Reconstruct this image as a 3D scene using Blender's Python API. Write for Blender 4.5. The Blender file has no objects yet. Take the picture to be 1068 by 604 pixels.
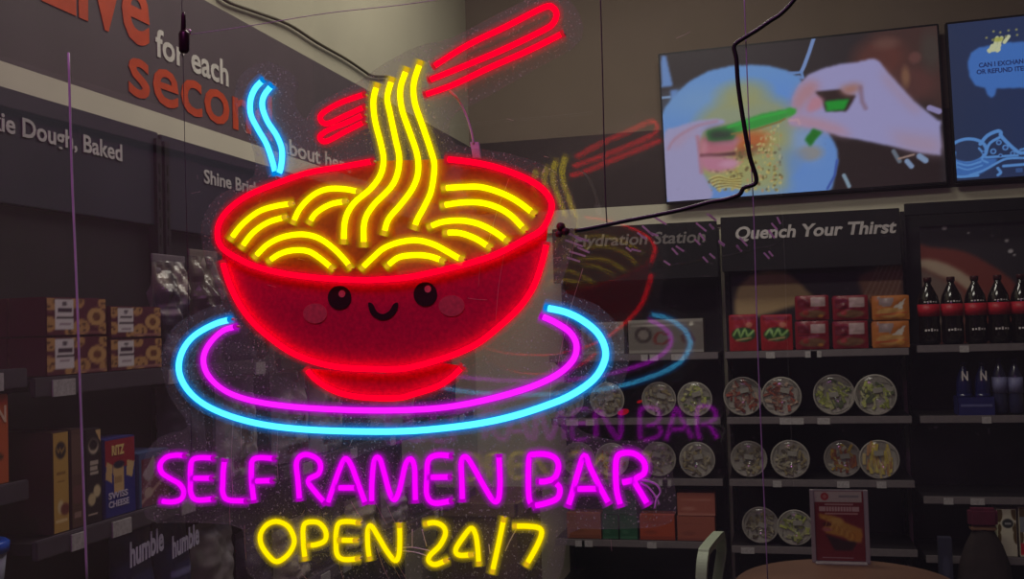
import bpy, bmesh, math, random
import numpy as np
from mathutils import Vector, Matrix, noise
random.seed(7)
S = bpy.context.scene
COL = S.collection
PI = math.pi
# ---------------------------------------------------------------- camera basis (fitted to the room's vanishing points)
F = 1080.0; CX, CY = 534.0, 302.0
EYE = np.array([0, 0, 1.5])
_Y = np.array([812 - CX, -(331 - CY), -F]); _Y /= np.linalg.norm(_Y)
_up = np.array([-.039, 1, 0.]); _Z = _up - _Y * _up.dot(_Y); _Z /= np.linalg.norm(_Z)
_X = np.cross(_Y, _Z); R = np.array([_X, _Y, _Z])
cam_d = bpy.data.cameras.new('camera'); cam = bpy.data.objects.new('camera', cam_d); COL.objects.link(cam)
M = Matrix([list(R[0]) + [0], list(R[1]) + [0], list(R[2]) + [0], [0, 0, 0, 1]])
cam.matrix_world = Matrix.Translation((0, 0, 1.5)) @ M
cam_d.sensor_width = 36; cam_d.lens = F / 1068 * 36; cam_d.clip_start = .02; cam_d.clip_end = 50
S.camera = cam

def ray(x, y): return R @ np.array([x - CX, -(y - CY), -F])
def onY(x, y, Y): d = ray(x, y); return EYE + d * Y / d[1]
def onX(x, y, X): d = ray(x, y); return EYE + d * X / d[0]
def onZ(x, y, Z): d = ray(x, y); return EYE + d * (Z - 1.5) / d[2]
GN = ray(872, 340); GN /= np.linalg.norm(GN)              # normal of the window pane and of the sign
GU = np.array([0, 0, 1.]) - GN * GN[2]; GU /= np.linalg.norm(GU); GR = np.cross(GN, GU)
SD, GD = .95, 1.24
def onG(x, y, dist): d = ray(x, y); return EYE + d * dist / d.dot(GN)
def sg(x, y, off=0): return onG(x, y, SD + off)

# ---------------------------------------------------------------- materials
def lin(c):
    c = np.asarray(c, float) / 255.
    return np.where(c <= .04045, c / 12.92, ((c + .055) / 1.055) ** 2.4)
def rgba(c): return tuple(float(v) for v in c[:3]) + (1,)
MATS = {}
def mat(name, col, rough=.6, metal=0, var=.12, scale=30, bump=0, spec=.3):
    if name in MATS: return MATS[name]
    m = bpy.data.materials.new(name); m.use_nodes = True; nt = m.node_tree; b = nt.nodes['Principled BSDF']
    tc = nt.nodes.new('ShaderNodeTexCoord'); n = nt.nodes.new('ShaderNodeTexNoise'); n.inputs['Scale'].default_value = scale; n.inputs['Detail'].default_value = 4
    nt.links.new(tc.outputs['Object'], n.inputs['Vector'])
    r = nt.nodes.new('ShaderNodeValToRGB'); c = np.array(col)
    r.color_ramp.elements[0].position = .3; r.color_ramp.elements[1].position = .7
    r.color_ramp.elements[0].color = rgba(c * (1 - var)); r.color_ramp.elements[1].color = rgba(np.minimum(c * (1 + var), 1))
    nt.links.new(n.outputs['Fac'], r.inputs['Fac']); nt.links.new(r.outputs['Color'], b.inputs['Base Color'])
    b.inputs['Roughness'].default_value = rough; b.inputs['Metallic'].default_value = metal
    b.inputs['Specular IOR Level'].default_value = spec
    if bump:
        bp = nt.nodes.new('ShaderNodeBump'); bp.inputs['Strength'].default_value = bump; bp.inputs['Distance'].default_value = .01
        nt.links.new(n.outputs['Fac'], bp.inputs['Height']); nt.links.new(bp.outputs['Normal'], b.inputs['Normal'])
    MATS[name] = m; return m
def emis(name, col, strength=1.):
    if name in MATS: return MATS[name]
    m = bpy.data.materials.new(name); m.use_nodes = True; nt = m.node_tree; nt.nodes.clear()
    o = nt.nodes.new('ShaderNodeOutputMaterial'); e = nt.nodes.new('ShaderNodeEmission')
    e.inputs['Color'].default_value = rgba(col); e.inputs['Strength'].default_value = strength
    nt.links.new(e.outputs[0], o.inputs[0]); MATS[name] = m; return m
def sleeve(name, col, strength, fac):
    if name in MATS: return MATS[name]
    m = emis(name, col, strength); nt = m.node_tree; e = [n for n in nt.nodes if n.type == 'EMISSION'][0]; o = [n for n in nt.nodes if n.type == 'OUTPUT_MATERIAL'][0]
    t = nt.nodes.new('ShaderNodeBsdfTransparent'); x = nt.nodes.new('ShaderNodeMixShader'); x.inputs[0].default_value = fac
    nt.links.new(t.outputs[0], x.inputs[1]); nt.links.new(e.outputs[0], x.inputs[2]); nt.links.new(x.outputs[0], o.inputs[0]); return m
def pane(name, tint, dust, gloss, speck, scale=260., dustcol=(.8, .8, .8), thr=.74):
    """clear sheet: passes light, mirrors a little of it, and carries dust that scatters light"""
    if name in MATS: return MATS[name]
    m = bpy.data.materials.new(name); m.use_nodes = True; nt = m.node_tree; nt.nodes.clear(); N = nt.nodes.new; Lk = nt.links.new
    o = N('ShaderNodeOutputMaterial'); t = N('ShaderNodeBsdfTransparent'); t.inputs[0].default_value = rgba(tint)
    d = N('ShaderNodeBsdfDiffuse'); d.inputs[0].default_value = rgba(dustcol)
    tl = N('ShaderNodeBsdfTranslucent'); tl.inputs[0].default_value = rgba(dustcol)
    dt = N('ShaderNodeMixShader'); dt.inputs[0].default_value = .35; Lk(d.outputs[0], dt.inputs[1]); Lk(tl.outputs[0], dt.inputs[2])
    g = N('ShaderNodeBsdfGlossy'); g.inputs['Roughness'].default_value = .0
    x1 = N('ShaderNodeMixShader'); x2 = N('ShaderNodeMixShader'); x2.inputs[0].default_value = gloss
    tc = N('ShaderNodeTexCoord'); n = N('ShaderNodeTexNoise'); n.inputs['Scale'].default_value = scale; n.inputs['Detail'].default_value = 1
    n2 = N('ShaderNodeTexNoise'); n2.inputs['Scale'].default_value = 9; n2.inputs['Detail'].default_value = 3
    Lk(tc.outputs['Object'], n.inputs['Vector']); Lk(tc.outputs['Object'], n2.inputs['Vector'])
    mr = N('ShaderNodeMapRange'); mr.inputs[1].default_value = thr; mr.inputs[2].default_value = thr + .05; mr.inputs[3].default_value = 0; mr.inputs[4].default_value = speck
    Lk(n.outputs['Fac'], mr.inputs[0])
    m2 = N('ShaderNodeMath'); m2.operation = 'MULTIPLY'; m2.inputs[1].default_value = dust * 2; Lk(n2.outputs['Fac'], m2.inputs[0])
    ad = N('ShaderNodeMath'); ad.operation = 'ADD'; Lk(mr.outputs[0], ad.inputs[0]); Lk(m2.outputs[0], ad.inputs[1])
    Lk(ad.outputs[0], x1.inputs[0]); Lk(t.outputs[0], x1.inputs[1]); Lk(dt.outputs[0], x1.inputs[2])
    Lk(x1.outputs[0], x2.inputs[1]); Lk(g.outputs[0], x2.inputs[2]); Lk(x2.outputs[0], o.inputs[0])
    MATS[name] = m; return m
def vmat(name, emit=0., rough=.45, spec=.3):
    """printed or lit picture: its colours come from the mesh's own colour attribute"""
    if name in MATS: return MATS[name]
    m = bpy.data.materials.new(name); m.use_nodes = True; nt = m.node_tree; b = nt.nodes['Principled BSDF']
    a = nt.nodes.new('ShaderNodeVertexColor'); a.layer_name = 'Col'
    if emit:
        b.inputs['Base Color'].default_value = (.01, .01, .01, 1)
        nt.links.new(a.outputs['Color'], b.inputs['Emission Color']); b.inputs['Emission Strength'].default_value = emit
    else: nt.links.new(a.outputs['Color'], b.inputs['Base Color'])
    b.inputs['Roughness'].default_value = rough; b.inputs['Specular IOR Level'].default_value = spec
    MATS[name] = m; return m

# ---------------------------------------------------------------- mesh builder
class MB:
    def __init__(s): s.v = []; s.f = []; s.m = []; s.sm = []
    def add(s, vs, fs, mi=0, smooth=False):
        o = len(s.v); s.v += [tuple(float(c) for c in p) for p in vs]
        for f in fs: s.f.append(tuple(i + o for i in f)); s.m.append(mi); s.sm.append(smooth)
        return s
    def box(s, x0, x1, y0, y1, z0, z1, mi=0):
        vs = [(x, y, z) for x in (x0, x1) for y in (y0, y1) for z in (z0, z1)]
        return s.add(vs, [(0, 1, 3, 2), (4, 6, 7, 5), (0, 4, 5, 1), (2, 3, 7, 6), (0, 2, 6, 4), (1, 5, 7, 3)], mi)
    def tube(s, path, r, seg=8, mi=0, closed=False, caps=True):
        P = [np.array(p, float) for p in path]; n = len(P); vs = []; fs = []
        up = None
        for i in range(n):
            a = P[(i - 1) % n] if closed or i > 0 else P[0]; b = P[(i + 1) % n] if closed or i < n - 1 else P[-1]
            t = b - a; t /= (np.linalg.norm(t) + 1e-12)
            if up is None:
                up = np.cross(t, GN) if abs(t.dot(GN)) < .9 else np.cross(t, [1, 0, 0])
            up = up - t * up.dot(t); up /= np.linalg.norm(up); w = np.cross(t, up)
            rr = r[i] if hasattr(r, '__len__') else r
            for k in range(seg):
                a_ = 2 * PI * k / seg; vs.append(P[i] + rr * (math.cos(a_) * up + math.sin(a_) * w))
        for i in range(n if closed else n - 1):
            j = (i + 1) % n
            for k in range(seg):
                l = (k + 1) % seg; fs.append((i * seg + k, i * seg + l, j * seg + l, j * seg + k))
        if caps and not closed:
            fs.append(tuple(range(seg))[::-1]); fs.append(tuple((n - 1) * seg + k for k in range(seg)))
        return s.add(vs, fs, mi, True)
    def lathe(s, prof, seg=20, c=(0, 0, 0), ax='z', mi=0, smooth=True):
        vs = []; fs = []
        for (r, h) in prof:
            for k in range(seg):
                a = 2 * PI * k / seg; x, y = r * math.cos(a), r * math.sin(a)
                p = (x, y, h) if ax == 'z' else ((x, h, y) if ax == 'y' else (h, x, y))
                vs.append((p[0] + c[0], p[1] + c[1], p[2] + c[2]))
        n = len(prof)
        for i in range(n - 1):
            for k in range(seg):
                l = (k + 1) % seg; fs.append((i * seg + k, i * seg + l, (i + 1) * seg + l, (i + 1) * seg + k))
        if prof[0][0] > 1e-5: fs.append(tuple(range(seg))[::-1])
        if prof[-1][0] > 1e-5: fs.append(tuple((n - 1) * seg + k for k in range(seg)))
        return s.add(vs, fs, mi, smooth)
    def prism(s, pts, d, mi=0):
        """pts: 3D outline; extruded by vector d"""
        n = len(pts); d = np.array(d, float); vs = [np.array(p, float) for p in pts] + [np.array(p, float) + d for p in pts]
        fs = [tuple(range(n)), tuple(range(n, 2 * n))[::-1]] + [(i, i + n, (i + 1) % n + n, (i + 1) % n) for i in range(n)]
        return s.add(vs, fs, mi)
    def build(s, name, mats, parent=None, origin=(0, 0, 0), bevel=0, recalc=True):
        me = bpy.data.meshes.new(name); o = np.array(origin, float)
        me.from_pydata([tuple(np.array(p) - o) for p in s.v], [], s.f)
        if not isinstance(mats, (list, tuple)): mats = [mats]
        for m_ in mats: me.materials.append(m_)
        for p, mi, sm in zip(me.polygons, s.m, s.sm): p.material_index = mi; p.use_smooth = sm
        if recalc or bevel:
            bm = bmesh.new(); bm.from_mesh(me)
            if recalc: bmesh.ops.recalc_face_normals(bm, faces=bm.faces)
            if bevel:
                es = [e for e in bm.edges if len(e.link_faces) == 2 and e.calc_face_angle(0) > .6]
                bmesh.ops.bevel(bm, geom=es, offset=bevel, segments=2, affect='EDGES', clamp_overlap=True)
            bm.to_mesh(me); bm.free()
        ob = bpy.data.objects.new(name, me); COL.objects.link(ob)
        if parent: ob.parent = parent
        else: ob.location = tuple(o)
        return ob
def tag(o, label=None, cat=None, group=None, kind=None):
    if label: o['label'] = label
    if cat: o['category'] = cat
    if group: o['group'] = group
    if kind: o['kind'] = kind
    return o
def empty(name, loc, label, cat, group=None, rz=0):
    o = bpy.data.objects.new(name, None); COL.objects.link(o); o.location = tuple(float(v) for v in loc); o.rotation_euler = (0, 0, rz)
    o.empty_display_size = .05
    return tag(o, label, cat, group)
KIDS = {}
def children(o): return [c for c in bpy.data.objects if c.parent is o]
def dup(root, loc, label, group=None, rz=None, sc=None):
    r = root.copy(); COL.objects.link(r); r.location = tuple(float(v) for v in loc); r['label'] = label
    if rz is not None: r.rotation_euler = (0, 0, rz)
    if sc is not None: r.scale = sc
    if group: r['group'] = group
    for ch in children(root):
        c = ch.copy(); COL.objects.link(c); c.parent = r
        for g in children(ch):
            d = g.copy(); COL.objects.link(d); d.parent = c
    return r
def struct(o): o['kind'] = 'structure'; return o
def smooth_path(pts, n=6, closed=False):
    """Catmull-Rom through 2D points"""
    P = [np.array(p, float) for p in pts]; out = []; m = len(P)
    for i in range(m if closed else m - 1):
        p0 = P[(i - 1) % m] if closed or i > 0 else 2 * P[0] - P[1]; p1 = P[i]; p2 = P[(i + 1) % m]
        p3 = P[(i + 2) % m] if closed or i + 2 < m else 2 * P[-1] - P[-2]
        for k in range(n):
            t = k / n
            out.append(.5 * ((2 * p1) + (-p0 + p2) * t + (2 * p0 - 5 * p1 + 4 * p2 - p3) * t * t + (-p0 + 3 * p1 - 3 * p2 + p3) * t ** 3))
    if not closed: out.append(P[-1])
    return out
# ---------------------------------------------------------------- lettering
_tc = {}
def text2d(txt, bold=.0):
    key = (txt, bold)
    if key in _tc: return _tc[key]
    c = bpy.data.curves.new('txt', 'FONT'); c.body = txt; c.offset = bold; c.resolution_u = 3
    ob = bpy.data.objects.new('txt', c); COL.objects.link(ob)
    me = bpy.data.meshes.new_from_object(ob.evaluated_get(bpy.context.evaluated_depsgraph_get()))
    vs = np.array([v.co[:2] for v in me.vertices]); fs = [tuple(p.vertices) for p in me.polygons]
    bpy.data.objects.remove(ob); bpy.data.curves.remove(c); bpy.data.meshes.remove(me)
    _tc[key] = (vs, fs); return vs, fs
def letters(mb, txt, p0, p1, up, bold=.02, cap=None, thick=None, mi=0, skew=0):
    """lettering whose baseline runs from p0 to p1 and whose capitals are `up` tall (3D vectors)"""
    vs, fs = text2d(txt, bold); p0 = np.array(p0, float); p1 = np.array(p1, float); up = np.array(up, float)
    x0, x1 = vs[:, 0].min(), vs[:, 0].max(); capH = .729 if cap is None else cap
    u = (vs[:, 0] - x0) / (x1 - x0); v = vs[:, 1] / capH
    th = np.zeros(3) if thick is None else np.array(thick, float)
    r = (p1 - p0); P = p0 + u[:, None] * r + v[:, None] * up + (skew * v)[:, None] * r / np.linalg.norm(r) * np.linalg.norm(up)
    n = len(P)
    mb.add(list(P + th), fs, mi)
    if thick is not None:
        cnt = {}
        for f in fs:
            for a, b in zip(f, f[1:] + f[:1]): cnt[(a, b)] = 1
        side = [(a, b) for (a, b) in cnt if (b, a) not in cnt]
        mb.add(list(P) + list(P + th), [(a, b, b + n, a + n) for a, b in side], mi)
    return mb
# ---------------------------------------------------------------- painting on a canvas -> grid mesh with a colour attribute
class Cv:
    def __init__(s, x0, x1, y0, y1, nx, ny, col=(0, 0, 0)):
        s.nx, s.ny = nx, ny; s.X, s.Y = np.meshgrid(np.linspace(x0, x1, nx), np.linspace(y0, y1, ny)); s.C = np.zeros((ny, nx, 3)); s.C[:] = col
        s.px = (x1 - x0) / (nx - 1)
    def put(s, mask, col, a=1.):
        if not callable(col): c = np.array(col, float)
        else: c = col(s.X, s.Y)
        k = (mask * a)[..., None]; s.C = s.C * (1 - k) + c * k; return s
    def soft(s, mask, r):
        m = mask.astype(float); n = int(round(r / abs(s.px)))
        if n < 1: return m
        for ax in (0, 1):
            for _ in range(2):
                acc = np.zeros_like(m)
                for k in range(-n, n + 1):
                    acc += np.roll(np.pad(m, n, mode='edge'), k, ax)[n:-n, n:-n] if False else _shift(m, k, ax)
                m = acc / (2 * n + 1)
        return m
    def poly(s, pts, col, soft=0, a=1., sm=0):
        if sm: pts = smooth_path(pts, sm, True)
        inside = np.zeros(s.X.shape, bool); n = len(pts)
        for i in range(n):
            xa, ya = pts[i]; xb, yb = pts[(i + 1) % n]
            if ya == yb: continue
            c = ((ya > s.Y) != (yb > s.Y)) & (s.X < (xb - xa) * (s.Y - ya) / (yb - ya) + xa); inside ^= c
        return s.put(s.soft(inside, soft) if soft else inside.astype(float), col, a)
    def ell(s, cx, cy, rx, ry, col, soft=0, a=1.):
        d = np.sqrt(((s.X - cx) / rx) ** 2 + ((s.Y - cy) / ry) ** 2); w = max(soft, abs(s.px)) / min(abs(rx), abs(ry))
        return s.put(np.clip((1 - d) / w + .5, 0, 1), col, a)
    def line(s, pts, w, col, soft=0, a=1., sm=0):
        if sm: pts = smooth_path(pts, sm)
        D = np.full(s.X.shape, 1e9)
        for (xa, ya), (xb, yb) in zip(pts[:-1], pts[1:]):
            dx, dy = xb - xa, yb - ya; L = dx * dx + dy * dy + 1e-12; t = np.clip(((s.X - xa) * dx + (s.Y - ya) * dy) / L, 0, 1)
            D = np.minimum(D, np.hypot(s.X - xa - t * dx, s.Y - ya - t * dy))
        e = max(soft, abs(s.px)); return s.put(np.clip((w / 2 - D) / e + .5, 0, 1), col, a)
    def rect(s, x0, x1, y0, y1, col, a=1.): return s.put(((s.X >= min(x0, x1)) & (s.X <= max(x0, x1)) & (s.Y >= min(y0, y1)) & (s.Y <= max(y0, y1))).astype(float), col, a)
    def speck(s, mask_fn, cols, n, r, seed=1):
        rg = random.Random(seed)
        for _ in range(n):
            x, y = mask_fn(rg); c = rg.choice(cols); s.ell(x, y, r * rg.uniform(.5, 1.2), r * rg.uniform(.5, 1.2), c, r * .6, .8)
        return s
    def mesh(s, name, P, m, parent=None, origin=(0, 0, 0)):
        """P(x, y) -> world/local position"""
        me = bpy.data.meshes.new(name); o = np.array(origin, float); ny, nx = s.ny, s.nx
        vs = [tuple(np.array(P(s.X[j, i], s.Y[j, i])) - o) for j in range(ny) for i in range(nx)]
        fs = [(j * nx + i, j * nx + i + 1, (j + 1) * nx + i + 1, (j + 1) * nx + i) for j in range(ny - 1) for i in range(nx - 1)]
        me.from_pydata(vs, [], fs); me.materials.append(m)
        ca = me.color_attributes.new('Col', 'FLOAT_COLOR', 'POINT'); a = np.ones((ny * nx, 4), np.float32); a[:, :3] = lin(np.clip(s.C, 0, 255)).reshape(-1, 3)
        ca.data.foreach_set('color', a.ravel()); ob = bpy.data.objects.new(name, me); COL.objects.link(ob)
        if parent: ob.parent = parent
        else: ob.location = tuple(o)
        return ob
def _shift(m, k, ax):
    idx = np.clip(np.arange(m.shape[ax]) - k, 0, m.shape[ax] - 1); return np.take(m, idx, axis=ax)
# ================================================================ THE SIGN
K = SD / F                                                    # metres per photo pixel near the sign's facing point
sign_o = sg(410, 330)
sign = empty('neon_sign', sign_o, 'glowing ramen bowl neon sign with noodles, chopsticks, plate and lettering, hanging on clear acrylic', 'neon sign')
def Z(ox, oy, s): return lambda pts: [(ox + x / s, oy + y / s) for x, y in pts]
acr = pane('clear_acrylic', (.94, .94, .94), .05, .012, .4, 420., (.8, .78, .75), .665)
outline = [(255, 74), (280, 64), (308, 82), (306, 108), (318, 124), (330, 108), (372, 86), (398, 68), (436, 48), (470, 40), (520, 14), (562, -4), (596, 2), (606, 40), (560, 70), (500, 104),
           (470, 122), (474, 150), (530, 160), (578, 178), (600, 214), (596, 262), (586, 302), (622, 318), (652, 350), (654, 386), (640, 412), (620, 428), (600, 446), (640, 460), (690, 462),
           (702, 500), (700, 545), (640, 552), (594, 556), (580, 606), (520, 612), (420, 612), (300, 612), (258, 598), (252, 552), (200, 545), (152, 540), (150, 480), (168, 455), (196, 445), (176, 412),
           (168, 372), (182, 340), (214, 322), (232, 312), (214, 270), (210, 235), (226, 205), (264, 184), (262, 150), (246, 118), (246, 90)]
mb = MB(); pts = smooth_path(outline, 3, True)
mb.prism([sg(x, y, .006) for x, y in pts], GN * .004)
mb.build('backing_panel', acr, sign, sign_o)

cyanC, cyanS = emis('cyan_neon_core', (.32, 2.6, 4.4)), sleeve('cyan_neon_sleeve', (.0, .22, .75), 1.0, .42)
magC, magS = emis('magenta_neon_core', (2.1, .035, 2.5)), sleeve('magenta_neon_sleeve', (.45, .0, .55), 1.0, .42)
ltC, ltS = emis('magenta_letter_core', (1.9, .002, 2.2)), sleeve('magenta_letter_sleeve', (.42, .0, .5), 1.0, .5)
yelC, yelS = emis('yellow_neon_core', (4.6, 3.4, .0)), sleeve('yellow_neon_sleeve', (.5, .36, .0), 1.0, .42)
redC, redS = emis('red_neon_core', (5.0, .0, .035)), sleeve('red_neon_sleeve', (.5, .0, .02), 1.0, .45)
capY = emis('amber_tube_end', (.85, .42, .02)); capC = emis('blue_tube_end', (.0, .22, .6)); capR = emis('dim_red_tube_end', (.45, .02, .01)); capM = emis('dim_magenta_tube_end', (.45, .0, .4))
clearcap = mat('clear_silicone', (.5, .45, .4), .3, var=.2)
def halo(slv, f):
    c = [n for n in slv.node_tree.nodes if n.type == 'EMISSION'][0].inputs[0].default_value
    return sleeve(slv.name + '_glow_shell_%d' % (f * 100), tuple(c)[:3], 1.0, f)
def tube2(name, strokes, w, core, slv, endm, n=5, closed=False, ends=True):
    """LED tube: bright core, translucent sleeve, dim soldered ends, painted glow shells"""
    mb = MB()
    for st in strokes:
        p2 = smooth_path(st, n, closed); r = w / 2 * K
        P = [sg(x, y, 0) for x, y in p2]
        L = [0]
        for a, b in zip(P[:-1], P[1:]): L.append(L[-1] + np.linalg.norm(b - a))
        el = w * (.95 if core is yelC or core.name.startswith('yellow_letter') else .6) * K
        if ends and not closed and L[-1] > 4 * el:
            i0 = next(i for i, l in enumerate(L) if l > el); i1 = max(i for i, l in enumerate(L) if l < L[-1] - el)
            t0 = (P[i0] - P[0]); t0 /= np.linalg.norm(t0); t1 = (P[-1] - P[i1]); t1 /= np.linalg.norm(t1)
            A = P[0] + t0 * el; B = P[-1] - t1 * el
            mb.tube([A] + P[i0:i1 + 1] + [B], r, 8, 0)
            mb.tube([P[0] - GN * 0, A], [r * .8, r * .98], 8, 2); mb.tube([B, P[-1]], [r * .98, r * .8], 8, 2)
            for q in (P[0] + t0 * el * .2, P[-1] - t1 * el * .2): mb.tube([q, q + GN * .006], r * .55, 6, 3)
        else: mb.tube(P, r, 8, 0, closed=closed)
        mb.tube(P, r * 1.36, 10, 1, closed=closed); mb.tube(P, r * 1.9, 10, 4, closed=closed); mb.tube(P, r * 2.7, 12, 5, closed=closed)  # the two widest shells paint the glow around the tube
    ob = mb.build(name, [core, slv, endm, clearcap, halo(slv, .15), halo(slv, .07)], sign, sign_o, recalc=False); return ob
z3 = Z(320, 0, 3.357); z4 = Z(210, 150, 4.025); z5 = Z(390, 150, 4.03); z6 = Z(170, 280, 3.356); z7 = Z(410, 280, 3.356); zs = Z(250, 60, 4.65); zz = Z(300, 250, 5.933)
rim = [(390, 168), (359, 173.6), (322, 180), (292, 190), (260, 203), (240, 217), (229, 232), (227, 247), (232, 259), (247, 269), (267, 278), (297, 285.5), (334, 290), (371, 292), (390, 292), (427, 289), (472, 279),
       (514, 266.6), (549, 249), (564, 240.6), (572, 228), (575.5, 214.5), (571, 203), (559, 192), (539, 182), (514, 173.6), (489, 168.6), (464.5, 166)]
tube2('bowl_rim', [rim], 6.2, redC, redS, capR)
side = z4([(88, 490)]) + z6([(215, 0), (235, 60), (270, 130), (320, 195), (390, 255), (460, 300), (540, 330), (620, 346), (720, 352)]) + [(415, 385)] + z7([(80, 342), (160, 320), (230, 295), (300, 260), (370, 205), (430, 150), (470, 100), (500, 45)]) + z5([(715, 470), (725, 412)])
tube2('bowl_side', [side], 6.4, redC, redS, capR)
foot = z6([(500, 350), (530, 385), (580, 420), (640, 442), (720, 453)]) + [(415, 415.2)] + z7([(80, 438), (150, 415), (200, 385), (245, 342)])
tube2('bowl_foot', [foot], 6.0, redC, redS, capR)
mg = z6([(258, 203), (210, 218), (165, 260), (142, 310), (150, 360), (185, 405), (240, 440), (320, 465), (430, 482), (560, 492), (700, 497)]) + [(415, 428)] + z7([(150, 490), (270, 472), (400, 441), (500, 408), (580, 368), (630, 320), (642, 270), (620, 225), (570, 190), (515, 165)])
tube2('plate_inner_ring', [mg], 6.4, magC, magS, capM)
cy = z6([(240, 178), (180, 195), (110, 235), (70, 285), (55, 345), (70, 400), (110, 450), (170, 490), (260, 525), (370, 550), (500, 564), (650, 570)]) + [(415, 450)] + z7([(150, 562), (300, 543), (420, 517), (530, 482), (620, 445), (700, 390), (738, 330), (742, 280), (715, 225), (660, 180), (600, 152), (530, 137)])
tube2('plate_outer_ring', [cy], 7.2, cyanC, cyanS, capC)
for st in ([(393.9, 86.4), (389.5, 104), (391, 125), (397, 149), (400, 166), (397, 182), (386.4, 197), (369, 212), (360, 229.5), (358.4, 255)],
           [(409.4, 80.4), (404, 101), (407, 119), (412, 143), (416.5, 168), (410, 192), (389, 214.6), (380, 232), (379.5, 258)],
           [(424.9, 70), (417.7, 92), (419, 113), (427, 137), (435, 161), (436, 180), (430, 197), (417, 214.5), (405, 229), (400, 246)],
           [(439, 63), (431.7, 86.4), (432.6, 107), (440.6, 131), (449, 156), (453, 173), (450, 198), (443, 214.5), (435, 229.4), (431.5, 240)]):
    tube2('rising_noodle', [st], 6.6, yelC, yelS, capY)
for st in (z4([(120, 405), (170, 340), (240, 285), (310, 262), (385, 250)]), z4([(165, 440), (215, 375), (280, 330), (358, 306)]),
           z4([(220, 480), (275, 425), (340, 392), (420, 380), (490, 395), (550, 435), (600, 485), (630, 525)]), z4([(278, 496), (330, 462), (390, 447), (450, 452), (500, 482), (555, 528)]),
           z4([(382, 338), (415, 270), (470, 215), (530, 190), (600, 190), (670, 203)]), z4([(450, 338), (480, 292), (540, 255), (612, 240)]),
           z5([(285, 187), (380, 181), (450, 182), (530, 205), (600, 240), (678, 298)]), z5([(280, 260), (370, 247), (450, 248), (520, 268), (580, 305), (638, 367)]),
           z5([(225, 352), (290, 328), (370, 323), (440, 337), (510, 372), (566, 414)]), z5([(292, 374), (360, 375), (430, 400), (492, 440)]),
           zz([(450, 185), (530, 108), (600, 50), (700, 14), (800, 4), (900, 28), (990, 75), (1060, 115)]) + [(484, 270.5)], zz([(605, 172), (680, 113), (760, 97), (850, 98), (920, 115), (970, 137)])):
    tube2('curled_noodle', [st], 6.2, yelC, yelS, capY)
tube2('chopstick', [z3([(440, 235), (560, 160), (700, 92), (830, 26), (862, 28), (874, 52), (860, 85), (820, 110), (700, 168), (560, 228), (425, 282)])], 6.2, redC, redS, capR)
tube2('chopstick', [z3([(900, 115), (780, 175), (640, 237), (510, 298), (410, 333)])], 6.2, redC, redS, capR)
tube2('chopstick_tip', [[(381, 98), (355.7, 107), (338, 117), (334, 124), (341, 129), (358.7, 121.5), (381, 111)]], 5.8, redC, redS, capR)
tube2('chopstick_tip', [[(381, 126.6), (358.7, 138), (340, 147.5), (333.6, 143), (342, 136), (364.7, 126.6), (380, 119)]], 5.8, redC, redS, capR)
tube2('steam_line', [zs([(118, 105), (75, 150), (52, 210), (55, 280), (90, 350), (130, 420), (158, 500), (175, 570)])], 6.8, cyanC, cyanS, capC)
tube2('steam_line', [zs([(160, 130), (118, 185), (110, 240), (135, 310), (180, 380), (205, 450), (200, 530), (185, 575)])], 6.8, cyanC, cyanS, capC)
La = Z(160, 465, 6.282); Lb = Z(320, 465, 4.855); Lc = Z(530, 460, 6.282); Ld = Z(260, 520, 6.675); Le = Z(400, 520, 6.675); Lr = Z(155, 465, 5.62); Lf = Z(400, 450, 3.56)
def glyph(ch, strokes, mats, w, lab=None, closed=False):
    o = tube2('neon_letter' if not ch.isdigit() else 'neon_numeral', strokes, w, *mats, n=5, closed=closed)
    return o
MG = (ltC, ltS, capM); YL = (emis('yellow_letter_core', (2.0, 1.45, .0)), yelS, capY)
glyph('S', [La([(212, 66), (150, 62), (85, 75), (45, 120), (55, 175), (110, 215), (170, 250), (200, 300), (180, 350), (120, 368), (45, 362)])], MG, 6.0)
glyph('E', [La([(400, 82), (310, 78), (255, 95), (243, 160), (243, 230), (245, 310), (285, 355), (400, 348)]), La([(250, 213), (388, 213)])], MG, 6.0)
glyph('L', [La([(468, 85), (458, 160), (455, 240), (455, 310), (490, 355), (615, 362)])], MG, 6.0)
glyph('F', [La([(800, 85), (700, 78), (650, 95), (642, 160), (645, 250), (660, 375)]), La([(655, 232), (785, 228)])], MG, 6.0)
glyph('R', [Lr([(885, 325), (875, 200), (866, 110), (885, 65), (930, 52), (985, 75), (1008, 115), (995, 165), (935, 205), (985, 280), (1040, 340)])], MG, 6.0)
glyph('A', [Lb([(103, 298), (130, 220), (165, 120), (195, 65), (225, 100), (255, 180), (300, 300)]), Lb([(150, 213), (258, 213)])], MG, 6.0)
glyph('M', [Lb([(328, 295), (330, 180), (342, 75), (368, 65), (392, 140), (420, 240), (445, 272), (470, 220), (500, 95), (528, 68), (545, 110), (548, 200), (550, 290)])], MG, 6.0)
glyph('E', [Lb([(738, 52), (660, 48), (615, 75), (608, 160), (608, 250), (645, 290), (738, 278)]), Lb([(615, 160), (732, 158)])], MG, 6.0)
glyph('N', [Lb([(788, 285), (785, 180), (783, 80), (808, 58), (850, 120), (900, 210), (945, 278), (970, 270), (978, 200), (976, 120), (972, 42)])], MG, 6.0)
glyph('B', [Lc([(160, 425), (138, 380), (132, 260), (138, 110), (170, 88), (250, 88), (310, 115), (330, 170), (305, 240), (245, 265), (185, 266)]), Lc([(300, 266), (338, 310), (322, 375), (240, 410), (160, 425)])], MG, 6.0)
glyph('A', [Lc([(390, 435), (420, 340), (460, 200), (500, 95), (540, 180), (600, 300), (665, 420)]), Lc([(435, 315), (600, 312)])], MG, 6.0)
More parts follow.
